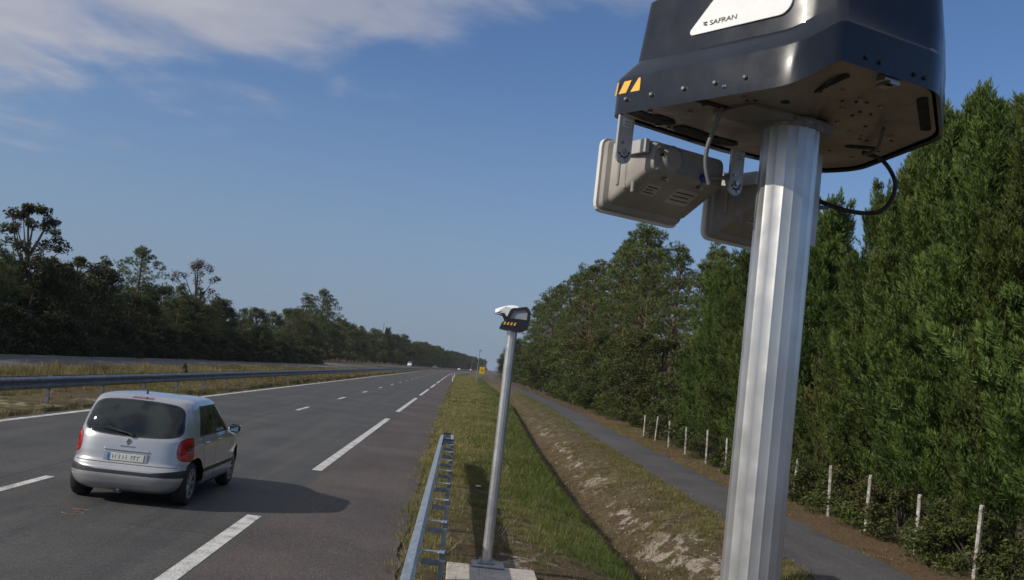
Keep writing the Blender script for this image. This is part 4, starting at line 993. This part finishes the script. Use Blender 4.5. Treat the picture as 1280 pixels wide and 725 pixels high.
GP2 = 'pines in the wood on the right behind the path'
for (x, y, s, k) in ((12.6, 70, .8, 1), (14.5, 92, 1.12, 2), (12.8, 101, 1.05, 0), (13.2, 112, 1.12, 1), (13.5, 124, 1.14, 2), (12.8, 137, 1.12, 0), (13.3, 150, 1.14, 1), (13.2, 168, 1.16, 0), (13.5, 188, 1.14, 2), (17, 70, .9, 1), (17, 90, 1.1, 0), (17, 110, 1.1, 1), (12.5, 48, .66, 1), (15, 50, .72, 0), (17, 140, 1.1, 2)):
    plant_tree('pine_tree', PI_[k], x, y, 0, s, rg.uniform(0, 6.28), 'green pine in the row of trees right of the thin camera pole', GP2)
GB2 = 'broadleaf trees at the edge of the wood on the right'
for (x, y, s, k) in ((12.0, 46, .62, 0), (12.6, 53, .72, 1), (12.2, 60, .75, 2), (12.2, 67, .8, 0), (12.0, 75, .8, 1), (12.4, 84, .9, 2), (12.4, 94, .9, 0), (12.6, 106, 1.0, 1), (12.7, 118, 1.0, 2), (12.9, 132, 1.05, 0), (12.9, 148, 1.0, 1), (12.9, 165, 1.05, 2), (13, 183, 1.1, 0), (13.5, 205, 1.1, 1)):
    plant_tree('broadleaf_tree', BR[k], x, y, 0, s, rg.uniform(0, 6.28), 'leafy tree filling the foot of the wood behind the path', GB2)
for (x, y, s, k) in ((13, 235, 1.35, 1), (13.6, 262, 1.35, 2), (14.5, 300, 1.4, 0)):
    plant_tree('broadleaf_tree', BR[k], x+float(curve(y)), y, 0, s, rg.uniform(0, 6.28), 'rounded olive-green tree at the far end of the path left of the thin pole', 'rounded trees at the end of the path')
GSH = 'bushes at the foot of the trees beside the path'
for y in list(np.arange(38, 60, 3.2))+list(np.arange(60, 130, 6.0)):
    x = float(pathR(y))+2.4+rg.uniform(-.2, .5); plant_tree('bush', BU[rg.randrange(2)], x, float(y), -.1, rg.uniform(.42, .72), rg.uniform(0, 6.28), 'low bush at the foot of the trees beside the path', GSH, 'bush')
for y in (14.6, 15.9, 16.8, 17.9, 19.0, 20.6, 22.6, 24.4, 26.0, 27.5, 29.2, 30.8, 33.5, 36.5):
    x = float(pathR(y))+1.35+rg.uniform(0, .25); plant_tree('bush', BU[rg.randrange(2)], x, float(y), -.1, rg.uniform(.24, .4), rg.uniform(0, 6.28), 'scrubby weed tangled in the wire fence below the hedge', 'scrub growing through the wire fence', 'bush')

# --- left-hand wood beyond the opposite carriageway
plant_tree('oak_tree', OK_[0], -33.2, 76, .1, 1.04, .3, 'tall open-crowned dark tree at the far left edge of the photo')
plant_tree('oak_tree', OK_[0], -33.0, 86, .1, .76, 2.3, 'dark leafy tree just right of the tall tree at the left edge')
plant_tree('pine_tree', PI_[2], -32.2, 99, .1, .76, .8, 'pine rising above the left wood, left of the brown sparse tree')
plant_tree('sparse_tree', OK_[1], -32.5, 121, .1, 1.34, 1.7, 'sparse brownish tree rising above the left wood')
plant_tree('pine_tree', PI_[0], -32.3, 90, .1, .60, 2.8, 'short pine with a pointed top in the left wood')
GL1 = 'dark trees of the wood left of the opposite carriageway'
def top_h(y): return np.interp(y, [55, 70, 76, 88, 100, 121, 139, 163], [9.0, 7.9, 7.4, 7.2, 7.6, 7.2, 6.2, 4.2])
i = 0
for y in np.arange(52, 181, 3.1):
    hgt_ = float(top_h(y))*rg.uniform(.72, 1.14); k = rg.random()
    x = -31.0-rg.uniform(0, 1.4)+float(np.interp(y, [50, 100, 170], [0, .6, 3.2]))
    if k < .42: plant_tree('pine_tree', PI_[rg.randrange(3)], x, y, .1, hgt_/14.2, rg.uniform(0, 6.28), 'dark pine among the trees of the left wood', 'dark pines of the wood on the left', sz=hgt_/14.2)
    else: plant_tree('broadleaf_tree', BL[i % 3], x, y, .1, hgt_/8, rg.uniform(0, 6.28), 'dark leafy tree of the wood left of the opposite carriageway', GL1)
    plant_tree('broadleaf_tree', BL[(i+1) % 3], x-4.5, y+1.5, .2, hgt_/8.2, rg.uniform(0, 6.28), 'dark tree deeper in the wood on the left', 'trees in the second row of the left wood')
    i += 1
for y in np.arange(50, 184, 3.0):
    x = -29.2+float(np.interp(y, [50, 100, 170], [0, .5, 3.2]))
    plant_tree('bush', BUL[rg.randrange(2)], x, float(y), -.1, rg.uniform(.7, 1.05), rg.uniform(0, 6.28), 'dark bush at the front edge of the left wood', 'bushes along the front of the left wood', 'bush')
plant_tree('pine_tree', PI_[2], -36.0, 252, 0, 1.30, .5, 'tallest pine of the middle clump on the left, behind the wood edge')
plant_tree('pine_tree', PI_[1], -37.5, 238, 0, 1.12, 1.9, 'pine at the left end of the middle clump')
plant_tree('pine_tree', PI_[0], -37.0, 268, 0, 1.18, 4.9, 'pine right of the tallest pine in the middle clump')
plant_tree('cypress', CY[1], -36.0+float(curve(400)), 418, 0, 1.65, 1, 'narrow dark conifer at the right end of the middle clump')
i = 0
for y in [210, 222, 234, 247, 260, 274, 290, 306, 322, 340, 358, 378, 398, 420]:
    for row in (0, 1):
        x = -34.5-row*7-rg.uniform(0, 2)+float(curve(y)); hgt_ = rg.uniform(8.5, 11)*(1+.12*row)*float(np.interp(y, [200, 240, 340, 420], [.95, 1.1, 1.15, 1.25]))
        if (i+row) % 3 == 0: plant_tree('pine_tree', PI_[i % 3], x, y, 0, hgt_/13.5, rg.uniform(0, 6.28), 'pine in the middle clump beyond the opposite road', 'pines of the middle clump beyond the opposite road')
        else: plant_tree('broadleaf_tree', BR[i % 3], x, y, 0, hgt_/8, rg.uniform(0, 6.28), 'leafy tree in the middle clump beyond the opposite road', 'leafy trees of the middle clump beyond the opposite road')
    i += 1
for y in np.geomspace(440, 1300, 44):
    for row in (0, 1):
        x = -33-row*9-rg.uniform(0, 5)+float(curve(y)); hgt_ = rg.uniform(12, 15.5)*float(np.interp(y, [440, 900, 1500], [1, 1.1, 1.2]))
        m = PI_[i % 3] if i % 2 else BR[i % 3]; s = hgt_/(14.5 if i % 2 else 8.6)
        plant_tree('pine_tree' if i % 2 else 'broadleaf_tree', m, x, y, 0, s, rg.uniform(0, 6.28), 'distant dark pine near the end of the road' if i % 2 else 'distant rounded tree near the end of the road', 'distant pines near the end of the road' if i % 2 else 'distant rounded trees near the end of the road'); i += 1
for k in range(9):
    x = 40+k*8; y = 900+rg.uniform(0, 120)
    plant_tree('broadleaf_tree', BR[k % 3], x, y, 0, 1.2, rg.uniform(0, 6.28), 'hazy tree closing the view at the end of the path', 'hazy trees closing the view at the end of the path')

# ------------------------------------------------------------------ fence with white concrete posts
fy = [13.8, 15.4, 17.55, 20.0, 22.2, 24.7, 26.9, 28.9, 31.8, 34.7, 38.3, 41.8, 45.4, 49.0]
mb = MB(); mb.box((0, 0, .52), (.066, .066, 1.40), bev=.012); PW = surf('flaking_white_concrete', (.48, .46, .42), (.16, .14, .12), .85, 0, 14, bmp=.3); pm3 = mb.build('fence_post', PW)
for i, y in enumerate(fy):
    o = pm3 if i == 0 else pm3.copy()
    if i: COL.objects.link(o)
    x = float(pathR(y))+1.12+.03*math.sin(i*5); o.location = (x, y, -.02); o.rotation_euler = (R(2.8*math.sin(i*3)), R(2.6*math.sin(i*7+1)), i*.3); o.scale = (1, 1, .94+.05*math.sin(i*2.3))
    tag(o, 'white square concrete fence post at the foot of the cypress hedge', 'fence post', 'white fence posts beside the path')
mb = MB(); WIRE = surf('rusty_wire', (.07, .06, .05), None, .5, .6)
for a, b in zip(fy, fy[1:]):
    xa, xb = float(pathR(a))+1.12, float(pathR(b))+1.12
    for z in (.12, .3, .48, .66, .84, 1.02, 1.14): mb.tube([(xa, a, z), ((xa+xb)/2, (a+b)/2, z-.012), (xb, b, z)], .0018, 4, caps=False)
    nn_ = int((b-a)/.16)
    for k in range(1, nn_):
        t = k/nn_; mb.tube([(xa+(xb-xa)*t, a+(b-a)*t, .1), (xa+(xb-xa)*t, a+(b-a)*t, 1.14)], .0013, 3, caps=False)
tag(mb.build('wire_mesh', WIRE), 'wire mesh strung between the white concrete posts', 'wire fence')

# ------------------------------------------------------------------ far signs and poles
sg = empty('yellow_sign', (3.75, 168, 0), 0, 'small yellow road sign far off between the road and the path', 'sign')
for s in (-.32, .32): mb = MB(); mb.tube([(s, .05, -.2), (s, .05, 2.7)], .035, 8); mb.build('leg', GALV2, sg)
mb = MB(); mb.box((0, 0, 2.15), (.86, .04, 1.15), bev=.01); mb.build('panel', surf('yellow_sign_face', (.75, .45, .01), (.7, .4, .01), .5), sg)
mb = MB(); mb.box((0, -.028, 2.2), (.5, .01, .12)); mb.box((.05, -.028, 1.95), (.3, .01, .08)); mb.build('dark_marks', INK, sg)
for (x, y, h, r, lb, cat, m) in ((2.9, 163, 5.4, .07, 'grey pole standing just left of the yellow sign', 'pole', GALV), (2.1, 180, 3.6, .06, 'thin rust-coloured pole left of the grey pole by the yellow sign', 'pole', surf('rusty_pole', (.3, .14, .09), None, .8)), (-37+float(curve(410)), 402, 16.3, .22, 'pale mast rising from the trees behind the white van', 'mast', PW)):
    e = empty('pole', (x, y, 0), 0, lb, cat); mb = MB(); mb.tube([(0, 0, -.2), (0, 0, h)], [r, r*.7], 8); mb.build('shaft', m, e)
    mb = MB(); mb.box((.12, 0, h-.1), (.34, .1, .16), bev=.03); mb.build('head_fitting', GALV2, e)
for (x, y, c) in ((-.9, 205, 'post furthest along the grass edge'), (-.85, 150, 'post nearer the camera on the grass edge')):
    e = empty('marker_post', (x+float(curve(y)), y, 0), 0, 'short white roadside marker '+c, 'marker post'); mb = MB(); mb.box((0, 0, .4), (.12, .08, 1.0), bev=.02); mb.build('shaft', WHITE, e)
    mb = MB(); mb.box((0, -.045, .75), (.1, .01, .14)); mb.build('red_band', REDL, e)
# a bit of litter on the grass and by the ditch
for (x, y, lb) in ((.65, 20.6, 'crumpled white scrap lying in the grass beside the barrier shadow'), (3.1, 28.5, 'small white scrap at the edge of the ditch')):
    rs = random.Random(int(y)); mb = MB(); vs = [(rs.uniform(-.07, .07), rs.uniform(-.05, .05), rs.uniform(0, .04)) for _ in range(9)]
    mb.add(vs, [(0, 1, 2), (2, 3, 4), (4, 5, 0), (0, 6, 7), (7, 8, 2), (3, 6, 8), (1, 5, 7)]); o = mb.build('litter', WHITE, recalc=False); o.location = (x, y, float(ground_z(x, y))+.05); tag(o, lb, 'litter')

rs = np.random.RandomState(77); V = []; Fq = []
for k in range(420):
    y = 11+28*rs.uniform()**1.4; x = 3.3+rs.uniform()*1.5+float(dsh(y)); z = float(ground_z(x, y)); r = rs.uniform(.012, .045)
    o_ = np.array([[1, 0, 0], [-1, 0, 0], [0, 1, 0], [0, -1, 0], [0, 0, .7], [0, 0, -.5]])*r*rs.uniform(.6, 1.3, (6, 1))+np.array([x, y, z+.004]); b = len(V)*1
    V += list(o_); Fq += [[b+i for i in f] for f in ((0, 2, 4), (2, 1, 4), (1, 3, 4), (3, 0, 4), (2, 0, 5), (1, 2, 5), (3, 1, 5), (0, 3, 5))]
tag(obj('gravel', np_mesh('gravel', V, Fq, surf('pale_clods', (.3, .26, .22), (.14, .11, .085), .9, 0, 3))), 'small stones and clods of earth scattered over the ditch bank', 'gravel', kind='stuff')
# ------------------------------------------------------------------ grass
L_GR = leaf_mat('grass_blades', (.065, .11, .022), (.19, .19, .06), (.33, .27, .13), .3)
L_GD = leaf_mat('dry_grass_blades', (.13, .115, .04), (.27, .22, .10), (.36, .30, .16), .3)
for m in (L_GR, L_GD):
    for n_ in m.node_tree.nodes:
        if n_.bl_idname == 'ShaderNodeHueSaturation':
            for l in list(n_.inputs['Value'].links)+list(n_.inputs['Hue'].links): m.node_tree.links.remove(l)
            n_.inputs['Value'].default_value = 1; n_.inputs['Hue'].default_value = .5
def grass(name, n, xfun, y0, y1, hmin, hmax, w, mat, dens, tintf, seed, label, ypow=1.0, per=26, spread=.045):
    rs = np.random.RandomState(seed); nt_ = n//per; y = y0+(y1-y0)*rs.uniform(0, 1, nt_)**ypow; x = xfun(rs.uniform(0, 1, nt_), y)
    keep = rs.uniform(0, 1, nt_) < dens(x, y); x = x[keep]; y = y[keep]; nt_ = len(x)
    hs_ = rs.uniform(0, 1, nt_)**1.6; hs_ = hmin+(hmax-hmin)*hs_; sp_k = spread*(.5+hs_/hmax*1.2)*(1+np.clip(y-20, 0, 200)/60)
    tt = np.clip(tintf(x, y)+rs.normal(0, .24, nt_), 0, 1); bias = rs.normal(0, .16, (nt_, 2))
    ox = rs.normal(0, 1, (nt_, per)); oy = rs.normal(0, 1, (nt_, per))
    X = (x[:, None]+ox*sp_k[:, None]).ravel(); Yv = (y[:, None]+oy*sp_k[:, None]).ravel(); n = len(X)
    P = np.stack([X+curve(Yv), Yv, ground_z(X+curve(Yv), Yv)-.012], -1)
    L_ = (hs_[:, None]*rs.uniform(.45, 1.15, (nt_, per))).ravel()
    D = nrm(np.stack([(ox*.30+bias[:, :1]+rs.normal(0, .22, (nt_, per))).ravel(), (oy*.30+bias[:, 1:]+rs.normal(0, .22, (nt_, per))).ravel(), np.ones(n)], -1))
    V = blades(P, D, L_, w*rs.uniform(.6, 1.4, n), rs); ti = np.clip((tt[:, None]+rs.uniform(-.16, .16, (nt_, per))).ravel(), 0, 1)
    o = obj(name, crown_mesh(name, V, 3, ti, mat)); return tag(o, label, 'grass', kind='stuff')
def gfun(x, y):
    u = x-dsh(y); return np.clip(.55+.75*wob(x, y, .9, 11)+.4*wob(x, y, 3, 12)-.95*np.exp(-((y-12.5)/4.5)**4)*np.exp(-((u-1.3)/1.25)**4)+np.clip((y-17)/16, 0, .5), .05, 1)*np.where((x > .1) & (x < 1.16) & (y > 9.0) & (y < 12.5), 0, 1)
vx = lambda s, y: edgeR(y)-.08+s*(3.05+dsh(y)-edgeR(y))
tg = lambda x, y: np.clip(.72-.30*np.clip((x-dsh(y)-1.2)/1.2, -1, 1)+.25*wob(x, y, 1.0, 31)-.1, 0, 1)
grass('verge_grass', 230000, vx, 8.5, 24, .03, .19, .010, L_GR, gfun, tg, 1, 'mixed green and straw grass on the near verge beside the barrier', 1.2)
grass('verge_grass', 170000, vx, 24, 60, .05, .2, .018, L_GR, gfun, tg, 2, 'grass on the middle stretch of the verge behind the barrier', 1.2)
grass('verge_grass', 90000, vx, 60, 260, .08, .2, .05, L_GR, lambda x, y: np.full(len(x), 1.), tg, 3, 'yellowish grass on the far stretch of the verge', 1.5)
bx_ = lambda s, y: 3.35+dsh(y)+s*(pathL(y)+.06-3.35-dsh(y))
grass('bank_grass', 110000, bx_, 11, 40, .03, .15, .010, L_GD, lambda x, y: np.clip(.42+.7*wob(x, y, 1.3, 13)+np.exp(-((x-pathL(y)+.25)/.35)**2)*.8, .03, 1), lambda x, y: np.clip(.35+.3*wob(x, y, 1.4, 33), 0, 1), 4, 'dry brownish grass on the bank between ditch and path')
grass('bank_grass', 45000, bx_, 13, 120, .04, .12, .022, L_GR, lambda x, y: np.clip(.05+.4*wob(x, y, 1.0, 43)+np.exp(-((x-pathL(y)+.3)/.3)**2)*.8+np.clip((y-45)/40, 0, .6), .02, 1), lambda x, y: np.full(len(x), .5), 5, 'green grass fringe along the near edge of the path', 1.3)
grass('path_edge_grass', 60000, lambda s, y: pathR(y)-.02+s*1.9, 13, 60, .03, .12, .012, L_GD, lambda x, y: np.clip(.4+.6*wob(x, y, 1.2, 53)+np.clip((y-30)/30, 0, .6), .06, 1), lambda x, y: np.clip(.3+.3*wob(x, y, 1.2, 54), 0, 1), 6, 'dry grass and needle litter between the path and the hedge')
mx_ = lambda s, y: -20.4+s*9.8
grass('median_grass', 140000, mx_, 18, 70, .08, .28, .022, L_GD, lambda x, y: np.clip(.45+.4*wob(x, y, .6, 14)+.5*(x < -14)-.9*((x > -14) & (x < -11.2) & (y < 37)), .05, 1), lambda x, y: np.clip(.45+.35*wob(x, y, .5, 55), 0, 1), 7, 'dry yellow grass on the near part of the median')
grass('median_grass', 90000, mx_, 70, 330, .12, .34, .06, L_GD, lambda x, y: np.full(len(x), .9), lambda x, y: np.clip(.45+.35*wob(x, y, .3, 56), 0, 1), 8, 'dry yellow grass on the far part of the median', 1.4)
grass('median_grass', 75000, lambda s, y: -20.3+s*4.5, 20, 120, .3, .66, .03, L_GD, lambda x, y: np.clip(.6+.5*wob(x, y, .8, 57), .25, 1), lambda x, y: np.clip(.5+.35*wob(x, y, .5, 58), 0, 1), 9, 'tall straw-coloured grass at the far edge of the median behind the rail')
grass('seed_stalks', 9000, vx, 9, 60, .16, .42, .006, L_GD, lambda x, y: np.clip(.3+.7*wob(x, y, 1.1, 71), .03, 1), lambda x, y: np.full(len(x), .7), 10, 'dry seed stalks standing above the verge grass', 1.3, 5, .05)
plant_tree('sapling', BU[0], -15.6, 58, -.15, .11, 1, 'small upright green weed sticking up from the median grass', None, 'plant', sz=.3)

# ------------------------------------------------------------------ the air
hm = bpy.data.materials.new('pale_air'); hm.use_nodes = True; hn = hm.node_tree; hn.nodes.clear()
ho = N(hn, 'ShaderNodeOutputMaterial'); hv = N(hn, 'ShaderNodeVolumePrincipled'); hv.inputs['Density'].default_value = .00009; hv.inputs['Color'].default_value = (.82, .88, 1, 1); hv.inputs['Anisotropy'].default_value = .1
hn.links.new(hv.outputs[0], ho.inputs['Volume'])
mb = MB(); mb.box((0, 1330, 9.5), (3200, 2860, 23)); tag(mb.build('haze', hm), kind='stuff')
